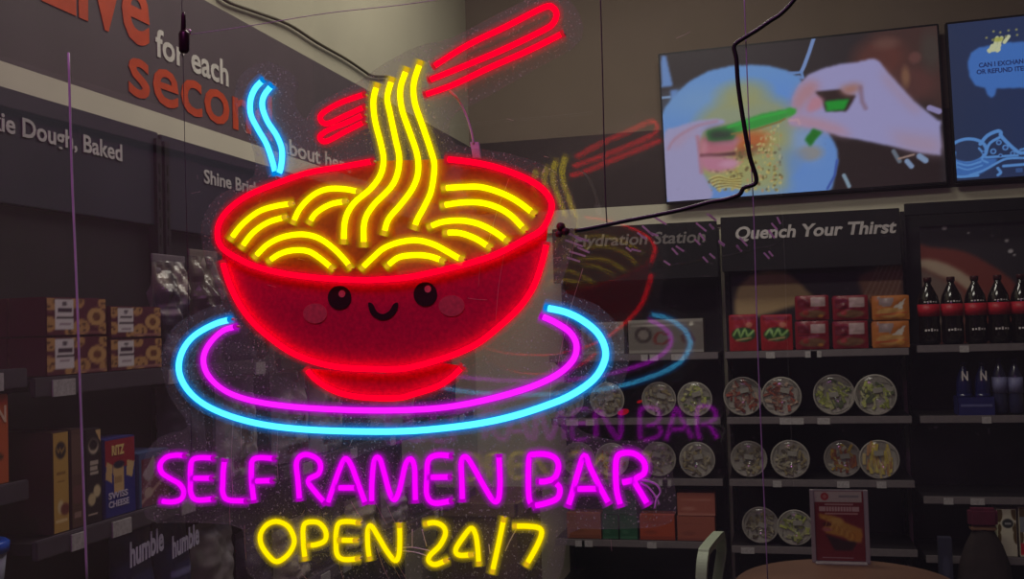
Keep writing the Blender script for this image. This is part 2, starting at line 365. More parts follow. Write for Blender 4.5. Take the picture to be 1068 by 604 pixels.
glyph('R', [Lc([(740, 435), (712, 330), (705, 200), (712, 110), (750, 80), (830, 85), (890, 140), (890, 210), (830, 258), (870, 340), (920, 425)]), Lc([(750, 272), (830, 254)])], MG, 6.0)
glyph('O', [Ld([(190, 160), (120, 185), (78, 250), (85, 325), (135, 400), (190, 440), (255, 405), (300, 345), (312, 280), (270, 195)])], YL, 5.6, closed=True)
glyph('P', [Ld([(390, 435), (378, 330), (375, 210), (400, 168), (480, 168), (530, 225), (528, 290), (470, 320), (405, 328)])], YL, 5.6)
glyph('E', [Ld([(775, 172), (690, 160), (625, 172), (605, 230), (603, 310), (612, 390), (660, 425), (770, 418)]), Ld([(620, 290), (755, 292)])], YL, 5.6)
glyph('N', [Ld([(840, 435), (825, 330), (825, 220), (850, 192), (900, 270), (960, 370), (1015, 432), (1042, 390), (1048, 280), (1045, 170)])], YL, 5.6)
glyph('2', [Le([(280, 180), (355, 168), (415, 195), (430, 250), (390, 330), (325, 395), (315, 435), (360, 460), (450, 425)])], YL, 5.6)
glyph('4', [Le([(625, 390), (530, 395), (502, 360), (540, 290), (608, 208), (640, 250), (655, 340), (664, 470)])], YL, 5.6)
glyph('/', [Le([(840, 130), (800, 320), (755, 522)])], YL, 5.6)
glyph('7', [Lf([(480, 352), (530, 352), (575, 358), (587, 378), (570, 425), (528, 500)])], YL, 5.6)
# printed bowl and its face
def printed(name, col, emit=0, transp=.0):
    m = mat(name, col, .5, var=.15, scale=240); nt = m.node_tree
    if transp and not any(n.type == 'MIX_SHADER' for n in nt.nodes):
        b = nt.nodes['Principled BSDF']; o = [n for n in nt.nodes if n.type == 'OUTPUT_MATERIAL'][0]
        t = nt.nodes.new('ShaderNodeBsdfTransparent'); x = nt.nodes.new('ShaderNodeMixShader'); x.inputs[0].default_value = transp
        nt.links.new(b.outputs[0], x.inputs[1]); nt.links.new(t.outputs[0], x.inputs[2]); nt.links.new(x.outputs[0], o.inputs[0])
    return m
def flat(name, pts, off, m, parent=sign, th=.0006, sm=0):
    mb = MB(); pts = smooth_path(pts, sm, True) if sm else pts
    mb.prism([sg(x, y, off) for x, y in pts], GN * th); return mb.build(name, m, parent, sign_o)
front_rim = rim[6:22]
bowl_pts = list(reversed(smooth_path(rim[8:21], 4))) + smooth_path(side, 3)
flat('bowl_body_print', bowl_pts, .0052, printed('translucent_red_print', (.80, .008, .07), transp=.05))
flat('soup_print', smooth_path(rim, 4), .0050, printed('brown_broth_print', (.6, .12, .001), transp=.4))
flat('bowl_foot_print', smooth_path(foot, 3) + z7([(160, 328), (80, 350)]) + [(400, 390), (345, 386)], .0051, printed('translucent_red_print', None, transp=.05) if False else MATS['translucent_red_print'])
blk = printed('black_print', (.035, .018, .016)); pk = printed('pink_blush_print', (.75, .11, .12)); hl = printed('pink_highlight_print', (.85, .2, .2))
def circ(cx, cy, rx, ry, n=28): return [(cx + rx * math.cos(2 * PI * k / n), cy + ry * math.sin(2 * PI * k / n)) for k in range(n)]
for (ex, ey, hx, hy) in ((354, 310.5, 356.5, 306.5), (443.5, 307, 446, 301.5)):
    e = flat('eye', circ(ex, ey, 12.2, 12.6), .0043, blk); flat('eye_highlight', circ(hx, hy, 3.4, 3.8, 16), .0036, hl, e)
flat('cheek', circ(328.5, 327, 12.5, 10.5), .0043, pk); flat('cheek', circ(471, 319, 13.5, 11), .0043, pk)
flat('mouth', smooth_path([(384, 316), (386, 326), (392, 332), (400, 334), (408, 331), (414, 324), (415, 316), (410.5, 317), (406, 324), (399.5, 327.5), (393, 325), (388.5, 317)], 3, True), .0043, blk)
# thin transparent lead wires, cable gland and scratches that belong to the sign
lead = mat('clear_lead_wire', (.7, .66, .7), .3, var=.1); brown = mat('brown_cable_gland', (.09, .045, .035), .5)
def wire(name, pts, r, m, parent=sign, off=0, n=6, origin=None):
    mb = MB(); mb.tube([sg(x, y, off) for x, y in smooth_path(pts, n)], r, 6); return mb.build(name, m, parent, sign_o if origin is None else origin)
wire('lead_wire', [(664, 501), (672, 501), (684, 505), (689, 513), (685, 521), (683, 531)], .0011, lead, off=.006)
wire('lead_wire', [(668, 504), (676, 508), (684, 518), (688, 527)], .0009, lead, off=.006)
wire('lead_wire', [(469, 95), (478, 104), (486, 120), (491, 135), (494, 150)], .0012, lead, off=.012)
mb = MB(); c = [sg(x, y, .012) for x, y in ((490, 148), (499, 148), (501, 165), (493, 165))]; mb.prism(c, GN * .004); mb.build('wire_connector', lead, sign, sign_o, bevel=.0005)
for pts in ([(412, 572), (430, 571), (450, 575)], [(412, 574), (432, 576), (449, 581)], [(538, 553), (532, 564), (527, 575)], [(430, 552), (430, 572)], [(440, 552), (445, 570)], [(510, 568), (511, 578)]):
    wire('lead_wire', pts, .0005, lead, off=.005)
mb = MB()
for dx, dy, r in ((0, 0, 5), (5, 5, 4.5), (-2, 8, 4)): mb.lathe([(0, 0), (r * K * .8, .001), (r * K, .004), (r * K * .8, .009), (0, .01)], 14, tuple(sg(584 + dx, 236 + dy, .0)), 'y')
mb.build('cable_gland', brown, sign, sign_o)
# scratches scored into the acrylic
scr = mat('acrylic_scratch', (.75, .55, .45), .5)
mb = MB()
rg = random.Random(4)
def scratch(mb, x0, y0, x1, y1, w=.00018, off=.0048, bend=0):
    a = np.array((x0, y0), float); b = np.array((x1, y1), float); m_ = (a + b) / 2 + bend * np.array((-(b - a)[1], (b - a)[0]))
    mb.tube([sg(*p, off) for p in smooth_path([a, m_, b], 4)], w, 4)
for s in ((531, 186, 509, 254), (526, 264, 517, 334), (503, 265, 499, 299), (608, 280, 582, 380), (577, 382, 573, 430), (300, 165, 280, 185), (392, 525, 404, 548), (404, 528, 416, 552), (366, 523, 380, 545), (240, 520, 240, 550),
          (255, 548, 257, 585), (393, 572, 405, 604), (400, 570, 418, 604), (413, 585, 424, 604), (352, 580, 358, 604), (460, 470, 466, 486), (452, 464, 455, 480), (600, 250, 596, 270), (243, 440, 243, 520), (252, 440, 252, 470),
          (290, 445, 290, 500), (705, 40, 720, 33), (488, 311, 508, 313)): scratch(mb, *s, bend=.02)
for _ in range(34):
    x, y = rg.uniform(190, 690), rg.uniform(40, 600); a = rg.uniform(0, 6.3); l = rg.uniform(3, 12); 
    if 180 < y < 470 and x > 590: continue
    if y < 150 and x > 560 or (y < 180 and x < 340): continue
    scratch(mb, x, y, x + l * math.cos(a), y + l * math.sin(a), .00013)
tag(mb.build('scratches', scr, sign, sign_o), kind='stuff')
# power cord, hanging wires and their clamp
blackc = mat('black_cord_rubber', (.006, .006, .007), .42, var=.1, spec=.6)
P = [(834, -14), (828, 0), (815, 14), (803, 22), (790, 31), (777, 39), (768, 45), (765.5, 50), (768, 62), (770, 90), (776, 130), (782, 163), (788.5, 184), (787, 192), (776, 196), (771, 203), (757, 208), (740, 211), (712, 218.6), (684, 224.5), (650, 231), (622, 237), (600, 241)]
mb = MB(); mb.tube([sg(x, y, -.004) for x, y in smooth_path(P, 6)], [.0021] * 97 + [.0017] * 36, 8) if False else mb.tube([sg(x, y, -.004) for x, y in smooth_path(P, 6)], .0020, 8)
tag(mb.build('power_cord', blackc, None, sg(766, 48, -.004)), 'black power cord dropping past the left screen to the sign\'s right edge', 'cord')
steel = mat('grey_steel_wire', (.62, .56, .62), .5, 0); dimw = mat('dim_wire', (.1, .09, .09), .4, .3); violet = mat('translucent_nylon_line', (.5, .45, .55), .4)
for pts, r, m_, lab in (([(71.5, 55), (75, 180), (80, 300), (85.5, 460), (91, 612)], .0014, steel, 'pale vertical hanging wire at the far left, before the lettered header'),
                        ([(189.5, -8), (190, 15), (193, 160), (197, 330), (200, 480)], .0004, dimw, 'thin wire running down through the small dark clamp at upper left'),
                        ([(626, -8), (628, 60), (631, 190), (633, 236)], .0006, dimw, 'thin dark line dropping between the red chopsticks and left screen'),
                        ([(776, -8), (779, 73), (782, 146), (786, 220), (791, 380), (801, 612)], .0005, violet, 'thin nylon line crossing the left screen and the round bowls'),
                        ([(198, 36), (260, 27), (340, 14), (420, 5), (480, -4)], .0004, steel, 'fine wire stretched sideways from the clamp across the top')):
    mb = MB(); mb.tube([sg(x, y, .001) for x, y in smooth_path(pts, 6)], r, 6); tag(mb.build('hanging_wire', m_, None, sg(*pts[0], .001)), lab, 'wire', 'fine wires hanging by the sign')
cl = empty('wire_clamp', sg(192, 14, -.0), 'small dark maroon wire clamp hanging in front of the word for', 'clamp')
mar = mat('maroon_anodised_metal', (.05, .018, .03), .35, .5)
def gl(mb, cx, y0, y1, r0, r1, mi=0):
    mb.tube([sg(cx, y0, 0), sg(cx, y0 + (y1 - y0) * .15, 0), sg(cx, y1 - (y1 - y0) * .1, 0), sg(cx, y1, 0)], [r0 * .7, r0, r1, r1 * .7], 12, mi)
mb = MB(); gl(mb, 191.3, 13, 33, 2.6 * K, 3.2 * K); mb.build('upper_sleeve', mar, cl, sg(192, 14, 0), recalc=False)
mb = MB(); gl(mb, 192, 32, 55, 6.6 * K, 6.2 * K); mb.build('lower_grip', mar, cl, sg(192, 14, 0), recalc=False)
mb = MB(); mb.tube([sg(194, 30, -.004), sg(199, 32, -.004), sg(198, 36, -.004)], .0011, 8); mb.build('set_screw', mat('bright_steel', (.7, .65, .62), .3, .8), cl, sg(192, 14, 0), recalc=False)
# ================================================================ WINDOW PANE
glass = pane('shop_window_glass', (.95, .955, .96), .012, .075, .05, 150., (.8, .8, .8))
mb = MB(); cs = [onG(-120, -90, GD), onG(1180, -90, GD), onG(1180, 700, GD), onG(-120, 700, GD)]; mb.prism(cs, GN * .008)
win = struct(mb.build('window_1', glass, None, (cs[0] + cs[2]) / 2)); wo = (cs[0] + cs[2]) / 2
whitep = mat('white_reflection_paint', (.5, .5, .48), .6)  # pale strips on the pane, painted reflections of light strips
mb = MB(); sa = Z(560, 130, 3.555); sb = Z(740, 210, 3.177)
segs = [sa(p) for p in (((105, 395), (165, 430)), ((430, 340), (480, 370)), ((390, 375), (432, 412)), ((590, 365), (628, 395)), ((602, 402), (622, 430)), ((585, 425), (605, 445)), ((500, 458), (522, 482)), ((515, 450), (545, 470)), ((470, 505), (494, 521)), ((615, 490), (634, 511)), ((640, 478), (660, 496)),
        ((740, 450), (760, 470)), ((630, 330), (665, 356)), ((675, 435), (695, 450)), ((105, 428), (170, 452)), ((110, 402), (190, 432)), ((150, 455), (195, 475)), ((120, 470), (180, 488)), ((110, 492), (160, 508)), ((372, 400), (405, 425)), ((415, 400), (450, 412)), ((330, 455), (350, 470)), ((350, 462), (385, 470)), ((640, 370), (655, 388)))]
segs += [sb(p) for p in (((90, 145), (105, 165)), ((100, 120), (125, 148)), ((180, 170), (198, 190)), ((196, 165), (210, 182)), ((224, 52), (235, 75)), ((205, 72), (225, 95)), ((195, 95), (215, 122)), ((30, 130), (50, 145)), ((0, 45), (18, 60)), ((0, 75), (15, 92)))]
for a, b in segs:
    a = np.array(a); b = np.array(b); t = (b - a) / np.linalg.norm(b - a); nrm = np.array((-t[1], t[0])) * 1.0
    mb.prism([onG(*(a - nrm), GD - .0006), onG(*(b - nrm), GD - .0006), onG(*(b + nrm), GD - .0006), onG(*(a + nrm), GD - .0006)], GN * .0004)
mb.build('painted_reflections', whitep, win, wo)
redst = emis('red_indicator_lamp', (1.0, .01, .03), .9)
# ================================================================ ROOM SHELL
XL, YB = -1.72, 5.80
tan = mat('tan_painted_wall', lin((176, 170, 150)), .8, var=.05, scale=3)
taupe = mat('taupe_painted_upper_wall', lin((118, 104, 92)), .8, var=.05, scale=3)
mb = MB(); mb.box(XL - .1, 4.6, YB, YB + .1, 0, 2.56); mb.box(XL - .1, 4.6, YB, YB + .1, 2.56, 3.9, 1); struct(mb.build('wall_back', [tan, taupe]))
mb = MB(); mb.box(XL - .1, XL, -.6, YB, 0, 3.9); struct(mb.build('wall_left', tan))
mb = MB(); mb.box(4.5, 4.6, -.6, YB, 0, 3.9); struct(mb.build('wall_right', tan))
mb = MB(); mb.box(XL - .1, 4.6, -.6, YB + .1, 3.9, 4.0); struct(mb.build('ceiling', mat('white_ceiling', lin((200, 198, 190)), .9, var=.03)))
mb = MB(); mb.box(XL - .1, 4.6, -.6, YB + .1, -.1, 0); struct(mb.build('floor', mat('grey_floor_tiles', lin((90, 85, 82)), .5, var=.15, scale=8)))
band = mat('charcoal_fascia_panel', lin((86, 75, 80)), .6, var=.06, scale=6)
mb = MB(); mb.box(XL, XL + .02, 1.28, YB, 2.14, 2.545); o = mb.build('wall_fascia_panel', band, None, (XL, 1.28, 2.14))
tag(o, 'long charcoal wall band at left carrying orange and white words', 'wall panel'); fasL = o; fo = np.array((XL, 1.28, 2.14))
mb = MB(); mb.box(XL + .02, 3.2, YB - .02, YB, 2.15, 2.565); o = mb.build('wall_fascia_panel', mat('dark_umber_fascia', lin((62, 50, 51)), .6, var=.06, scale=6), None, (XL + .02, YB, 2.14))
tag(o, 'plain charcoal wall band on the far wall, running behind the left screen', 'wall panel')
cream = mat('cream_painted_trim', lin((206, 200, 180)), .7, var=.04, scale=5)
mb = MB(); mb.box(XL, XL + .022, -.6, YB, 2.03, 2.139); struct(mb.build('trim_1', cream))
mb = MB(); mb.box(XL + .022, 3.2, YB - .022, YB, 2.02, 2.149); struct(mb.build('trim_2', cream))
XP = XL + .0205
def lettersX(txt, a, b, hpx, m, parent, origin, X, bold=.02, name='lettering', full=None, hscale=1.0, thick=.002, upz=None):
    P0, P1 = onX(*a, X), onX(*b, X); h = (onX(b[0], b[1] - hpx, X)[2] - P1[2]) if upz is None else upz
    if full:
        w0 = text2d(txt, bold)[0]; w1 = text2d(full, bold)[0]; k = (w1[:, 0].max() - w1[:, 0].min()) / (w0[:, 0].max() - w0[:, 0].min()); P0 = P1 + (P0 - P1) * k; txt = full
    mb = MB(); letters(mb, txt, P0, P1, (0, 0, h), bold, thick=(thick, 0, 0)); return mb.build(name, m, parent, origin, recalc=False)
orange = mat('orange_vinyl_letters', lin((205, 72, 22)), .5); white = mat('white_vinyl_letters', lin((214, 208, 200)), .5)
zsec = 43 / .76
h_s = onX(171, 109.7 - 58, XP)[2] - onX(171, 109.7, XP)[2]
lettersX('second', (134, 97), (284, 147), 0, orange, fasL, fo, XP, .012, 'second_lettering', upz=h_s)
lettersX('Live', (43, -2), (156, 49), 0, orange, fasL, fo, XP, .02, 'live_lettering', upz=h_s * 1.45)
lettersX('for each', (162, 57.5), (238, 90), 26, white, fasL, fo, XP, .02, 'for_each_lettering')
lettersX('about here', (293, 159), (366, 181), 15, white, fasL, fo, XP, .015, 'about_here_lettering')
# drooping cable on the left wall
mb = MB(); pts = [(228, -5), (240, 3), (265, 12), (300, 25), (330, 44), (360, 61), (378, 73), (388, 79), (404, 80)]
mb.tube([onX(x, y, XL + .012) for x, y in smooth_path(pts, 5)], .006, 8); tag(mb.build('wall_cable', mat('brown_wall_cable', lin((75, 68, 48)), .6), None, onX(228, -5, XL + .012)), 'brown cable drooping across the tan wall above the lettered band', 'cable')
# ================================================================ SHELVING UNITS
dk = mat('black_shelf_metal', lin((32, 27, 32)), .5, var=.1, scale=12); dk2 = mat('dark_back_panel', lin((25, 19, 27)), .6, var=.1, scale=8)
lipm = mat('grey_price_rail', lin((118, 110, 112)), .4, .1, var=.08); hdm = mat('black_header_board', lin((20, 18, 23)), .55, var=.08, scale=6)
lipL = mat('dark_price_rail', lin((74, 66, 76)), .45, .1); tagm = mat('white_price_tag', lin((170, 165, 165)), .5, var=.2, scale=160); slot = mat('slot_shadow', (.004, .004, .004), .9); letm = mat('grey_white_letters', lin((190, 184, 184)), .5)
def unit(name_label, origin, rz, W, shelves, hz, hy, lipmat, D=.46, top=None, base=0, grp=None):
    u = empty('shelving_unit', origin, name_label, 'shelving unit', grp, rz); T = top or hz[1]
    mb = MB(); mb.box(0.012, W - .012, D - .03, D, 0, T - .03); mb.build('back_panel', dk2, u)
    for x in (0, W - .024):
        mb = MB(); mb.box(x, x + .024, D - .06, D - .03, 0, T - .02)
        for k in range(34): mb.box(x + .009, x + .015, D - .0615, D - .0595, .3 + k * .05, .33 + k * .05, 1) if .33 + k * .05 < T - .03 else None
        mb.build('upright', [dk, slot], u)
    mb = MB(); mb.box(0, W, hy, hy + .03, hz[0], hz[1]); mb.build('header_board', hdm if rz == 0 else mat('slate_header_board', lin((44, 43, 58)), .55, var=.08, scale=6), u, bevel=.002)
    for z in shelves:
        mb = MB(); mb.box(.004, W - .004, .012, D - .06, z - .025, z - .004)
        for x in (.01, W - .02): mb.prism([(x, .05, z - .025), (x, D - .06, z - .025), (x, D - .06, z - .11), (x, D - .12, z - .10)], (.006, 0, 0))
        s = mb.build('shelf', dk, u)
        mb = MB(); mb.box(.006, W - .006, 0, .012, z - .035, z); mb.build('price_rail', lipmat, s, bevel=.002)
        rgs = random.Random(int(z * 100) + int(W * 1000) + int(origin[0] * 50))
        for t in range(3):
            x = rgs.uniform(.05, W - .12); mb = MB(); mb.box(x, x + rgs.uniform(.04, .065), -.003, 0, z - .037, z - .006); mb.build('price_tag', tagm, s)
    mb = MB(); mb.box(.004, W - .004, .01 - base, D - .03, 0, .13); mb.build('base_deck', dk, u, bevel=.004)
    return u
YF = 5.30
B1 = unit('black shelving unit headed with the faint hydration lettering, behind the bowl\'s right edge', (-1.175, YF, 0), 0, .88, [1.335, 1.008, .70, .385], (1.72, 2.015), .2, lipm)
B2 = unit('black shelving unit headed by the italic quench lettering, below the left screen', (-.275, YF, 0), 0, .882, [1.335, 1.008, .70, .37], (1.745, 2.03), .2, lipm)
B3 = unit('black shelving unit at the right edge, holding the cola and water bottles', (.632, YF, 0), 0, .90, [1.345, 1.008, .625, .345], (1.99, 2.05), .2, lipm, base=.2)
def lettersY(txt, a, b, hpx, m, u, Y, bold=.02, name='header_lettering', skew=.2):
    P0, P1 = onY(*a, Y), onY(*b, Y); h = onY(b[0], b[1] - hpx, Y)[2] - P1[2]; o = np.array(u.location)
    mb = MB(); letters(mb, txt, P0, P1, (0, 0, h), bold, thick=(0, -.002, 0), skew=skew); return mb.build(name, m, u, o, recalc=False)
lettersY('Hydration Station', (599, 257.5), (735, 252.5), 13, mat('dim_grey_letters', lin((120, 114, 114)), .5), B1, YF + .199)
lettersY('Quench Your Thirst', (766, 249.5), (934, 242.5), 13.5, letm, B2, YF + .199, .03)
def WY(Y): return lambda x, y: (lambda p: (p[0], p[2]))(onY(x, y, Y))
def mp(fn, pts): return [fn(*p) for p in pts]
pr = vmat('printed_graphic'); prs = vmat('glossy_print', rough=.3, spec=.5)
# food graphic behind the packs on the middle unit
w = WY(5.60); zb = Z(740, 210, 3.177)
x0, z1 = w(762, 280); x1, z0 = w(945, 360)
c = Cv(x0, x1, z0, z1 + .02, 110, 62, (40, 32, 36))
c.poly(mp(w, zb([(80, 345), (90, 290), (130, 245), (190, 225), (255, 232), (300, 270), (350, 320), (340, 340), (270, 350), (190, 375), (90, 400)])), (168, 142, 104), .006)
c.poly(mp(w, zb([(285, 232), (500, 225), (515, 290), (480, 325), (380, 325), (330, 290)])), (50, 42, 52), .01)
c.poly(mp(w, zb([(490, 250), (560, 215), (640, 205), (640, 330), (510, 330)])), (132, 92, 74), .01)
for k in range(7): c.line(mp(w, zb([(510 + k * 17, 320), (560 + k * 15, 215)])), .003, (176, 150, 132), .003)
c.mesh('graphic_panel', lambda x, z: (x, 5.60, z), pr, B2, np.array(B2.location))
w = WY(5.60); zc = Z(950, 250, 5.49)
x0, z1 = w(959, 236); x1, z0 = w(1100, 362)
c = Cv(x0, x1, z0, z1, 110, 96, (50, 46, 52))
c.poly(mp(w, zc([(30, 65), (120, 45), (250, 55), (350, 85), (450, 140), (540, 200), (610, 290), (600, 560), (30, 560)])), (128, 62, 54), .008, sm=3)
c.poly(mp(w, zc([(30, 115), (100, 112), (180, 130), (280, 175), (350, 230), (370, 280), (340, 300), (260, 240), (180, 215), (80, 170), (30, 150)])), (190, 168, 146), .005, sm=3)
c.poly(mp(w, zc([(30, 160), (90, 175), (200, 230), (300, 300), (300, 540), (30, 540)])), (124, 104, 96), .01)
for p, r in (((985, 238), .012), ((1054, 262), .012), ((1050, 251), .009), ((1010, 243), .006), ((1058, 266), .006)): c.ell(*w(*p), r, r * .8, (190, 184, 190), .006)
c.mesh('graphic_panel', lambda x, z: (x, 5.60, z), pr, B3, np.array(B3.location))
XF = -1.31; RZ = PI / 2
Lu = []
for i, (y0, W, sh, hz) in enumerate(((1.29, .305, [1.45, 1.25, onX(8, 566, XF)[2] - .2], (1.806, 2.068)), (1.60, .945, [1.43, 1.135, .80], (1.806, 2.068)), (2.56, .93, [1.43, 1.135, .80], (1.80, 2.066)), (3.50, .87, [1.43, 1.135, .80], (1.80, 2.066)))):
    Lu.append(unit(['black shelving unit at the far left edge, holding the orange carton', 'black left shelving unit stocked with maroon cookie cartons, under the dough heading',
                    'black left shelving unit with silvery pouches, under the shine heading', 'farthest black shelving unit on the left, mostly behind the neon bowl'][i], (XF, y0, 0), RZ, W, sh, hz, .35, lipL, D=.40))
def lettersXu(txt, a, b, hpx, u, X, **k):
    P0, P1 = onX(*a, X), onX(*b, X); h = onX(b[0], b[1] - hpx, X)[2] - P1[2]; full = k.get('full')
    if full:
        w0 = text2d(txt, .02)[0]; w1 = text2d(full, .02)[0]; kk = (np.ptp(w1[:, 0])) / (np.ptp(w0[:, 0])); P0 = P1 + (P0 - P1) * kk; txt = full
    o = np.array(u.location); T = lambda p: np.array((p[1] - o[1], -(p[0] - o[0]), p[2]))     # world -> the unit's own axes
    mb = MB(); letters(mb, txt, T(P0), T(P1), (0, 0, h), .02, thick=(0, -.002, 0)); return mb.build('header_lettering', letm, u, recalc=False)
lettersXu('ie Dough, Baked', (1, 136.5), (127, 168), 17.5, Lu[1], XF - .349, full='Cookie Dough, Baked')
lettersXu('Shine Bright', (212.5, 190.5), (274, 204.5), 13, Lu[2], XF - .349)
# ================================================================ SCREENS
TVY = 5.70
def tv(xc, zc, W, H, label, til=.0145):
    r = empty('wall_screen', (xc, TVY, zc), label, 'screen'); r.rotation_euler = (0, -til, 0)
    mb = MB(); mb.box(-W / 2 - .01, W / 2 + .01, .003, .045, -H / 2 - .012, H / 2 + .012); mb.build('housing', mat('black_screen_housing', (.008, .008, .01), .4), r, bevel=.004)
    mb = MB(); mb.box(-.2, .2, .045, .098, -.12, .12); mb.build('wall_bracket', dk, r)
    return r
vm = vmat('lit_screen_picture', emit=.66)
W1, H1 = 1.43, .812; xc1, zc1 = .141, 2.5675
T1 = tv(xc1, zc1, W1, H1, 'wide wall screen showing two hands holding a green packet over a bowl')
def u1(x, y): p = onY(x, y, TVY); u = p[0] - xc1; return (u, p[2] - zc1 - .0145 * u)
zt = Z(680, 0, 2.745); t1 = Z(690, 20, 6.04); t2 = Z(820, 20, 6.04); t3 = Z(690, 110, 5.75); t4 = Z(820, 110, 5.75)
q = lambda f, pts: mp(u1, f(pts))
c = Cv(-W1 / 2, W1 / 2, -H1 / 2, H1 / 2, 286, 163, (50, 41, 45))
c.poly(q(zt, [(600, 60), (830, 40), (830, 330), (760, 280), (680, 180)]), (78, 52, 48), .04)
c.ell(*u1(918, 62), .13, .11, (112, 60, 52), .08, .8); c.ell(*u1(950, 88), .12, .09, (105, 62, 58), .06, .7); c.ell(*u1(972, 52), .05, .1, (78, 70, 64), .05, .8)
c.ell(*u1(925, 45), .06, .03, (125, 88, 78), .03, .6); c.ell(*u1(945, 80), .02, .05, (170, 125, 90), .02, .6); c.ell(*u1(955, 60), .03, .03, (135, 85, 80), .02, .6)
c.poly(q(t4, [(290, 190), (920, 300), (920, 480), (270, 510)]), (46, 32, 34), .012)
c.poly(q(t1, [(2, 230), (35, 230), (75, 415), (60, 425), (2, 430)]), (118, 158, 222), .004)
c.poly(q(t1, [(55, 445), (110, 440), (90, 500), (60, 505)]), (105, 145, 215), .006); c.line(q(t1, [(5, 495), (55, 490)]), .012, (150, 180, 225), .004)
bowl = [(-40, 800), (0, 620), (20, 560), (90, 470), (180, 390), (300, 325), (430, 295), (560, 285), (680, 292), (790, 320), (880, 365)]
bp = q(t1, bowl) + q(t4, [(130, 20), (230, 120), (300, 250), (310, 330), (270, 495), (200, 560)]) + q(t1, [(200, 1260), (-30, 1260)])
c.poly(bp, lambda X, Y: np.stack([118 + 30 * np.clip((X + .6), 0, .5) * 0 + 0 * X, 165 + 12 * np.clip(Y + .2, 0, .5), 238 + 0 * X], -1), .006)
c.ell(*u1(735, 105), .2, .07, (140, 182, 228), .1, .6); c.ell(*u1(812, 115), .14, .16, (112, 165, 248), .1, .7)
c.line(q(t4, [(300, 330), (285, 420), (240, 500)]), .012, (70, 100, 190), .008)
c.line(q(t2, [(180, 120), (150, 210), (115, 300), (100, 330)]), .02, (135, 165, 225), .004); c.line(q(t2, [(20, 340), (100, 335), (110, 370), (80, 360)]), .014, (120, 160, 225), .004)
c.ell(*u1(778, 140), .29, .215, (168, 176, 138), .07, .95); c.ell(*u1(775, 165), .28, .16, (186, 182, 112), .06, .95)
c.ell(*u1(775, 98), .13, .07, (178, 178, 118), .06, .8)
c.poly(q(t3, [(430, 170), (560, 150), (640, 170), (640, 230), (560, 270), (440, 290)]), (206, 112, 58), .02)
c.poly(q(t3, [(430, 285), (600, 245), (600, 270), (450, 315)]), (110, 62, 52), .02)
c.poly(q(t3, [(560, 290), (700, 290), (760, 500), (500, 520)]), (176, 182, 130), .03)
rr = random.Random(3)
c.speck(lambda g: u1(g.uniform(738, 815), g.uniform(150, 200)), [(222, 205, 130), (150, 130, 70), (206, 190, 105), (120, 100, 60), (210, 160, 110)], 260, .008)
c.speck(lambda g: u1(g.uniform(790, 815), g.uniform(120, 160)), [(222, 215, 150), (190, 180, 110), (215, 160, 110)], 60, .007, 5)
for k in range(9): c.line(q(t3, [(280 + k * 6, 440 + k * 8), (340, 420 + k * 10), (400, 440 + k * 6), (470, 430 + k * 9)]), .007, [(225, 210, 130), (150, 125, 60)][k % 2], .004, .8, sm=3)
c.poly(q(t4, [(40, 120), (190, 150), (200, 320), (100, 330), (20, 250)]), (150, 180, 226), .03); c.ell(*u1(843, 160), .07, .04, (168, 160, 150), .03, .8)
c.poly(q(t3, [(700, 230), (850, 300), (850, 420), (730, 400)]), (112, 160, 240), .03, .7)
# left hand
c.poly(q(t3, [(15, 170), (90, 130), (200, 95), (300, 80), (370, 85), (375, 105), (330, 125), (260, 150), (235, 190), (228, 250), (240, 330), (240, 400), (265, 450), (290, 560), (35, 580), (20, 400)]), (184, 178, 222), .006, sm=3)
c.poly(q(t3, [(60, 230), (110, 180), (200, 140), (230, 150), (150, 190), (80, 260)]), (205, 165, 190), .02, .8)
c.line(q(t3, [(40, 260), (70, 210), (130, 165), (220, 120), (330, 95)]), .014, (196, 140, 160), .02, .7, sm=3)
c.line(q(t3, [(215, 190), (225, 260), (232, 340), (235, 400)]), .02, (200, 132, 150), .02, .8)
c.poly(q(t3, [(235, 200), (300, 200), (440, 205), (445, 250), (420, 280), (300, 300), (235, 310)]), (206, 122, 140), .008, sm=3); c.ell(*u1(758, 147), .07, .025, (216, 140, 160), .02, .8)
c.line(q(t3, [(240, 300), (330, 300), (430, 290)]), .02, (96, 50, 58), .015, .9)
c.poly(q(t3, [(230, 310), (330, 305), (430, 320), (448, 350), (420, 380), (330, 398), (250, 380)]), (214, 140, 168), .008, sm=3); c.ell(*u1(760, 171), .05, .02, (228, 168, 196), .02, .8)
c.poly(q(t3, [(238, 215), (275, 215), (265, 290), (238, 290)]), (222, 150, 165), .01)
# green packet
c.poly(q(t3, [(268, 155), (400, 118), (600, 50), (780, 15), (812, 25), (800, 55), (700, 95), (560, 140), (440, 165), (430, 205), (280, 212)]), (56, 172, 66), .004)
c.poly(q(t3, [(268, 155), (330, 140), (440, 150), (430, 205), (280, 212)]), (52, 58, 56), .02)
c.line(q(t3, [(420, 172), (560, 145), (700, 100), (740, 80)]), .01, (150, 130, 70), .008)
c.line(q(t3, [(400, 130), (600, 70), (790, 28)]), .014, (60, 205, 76), .01, .7)
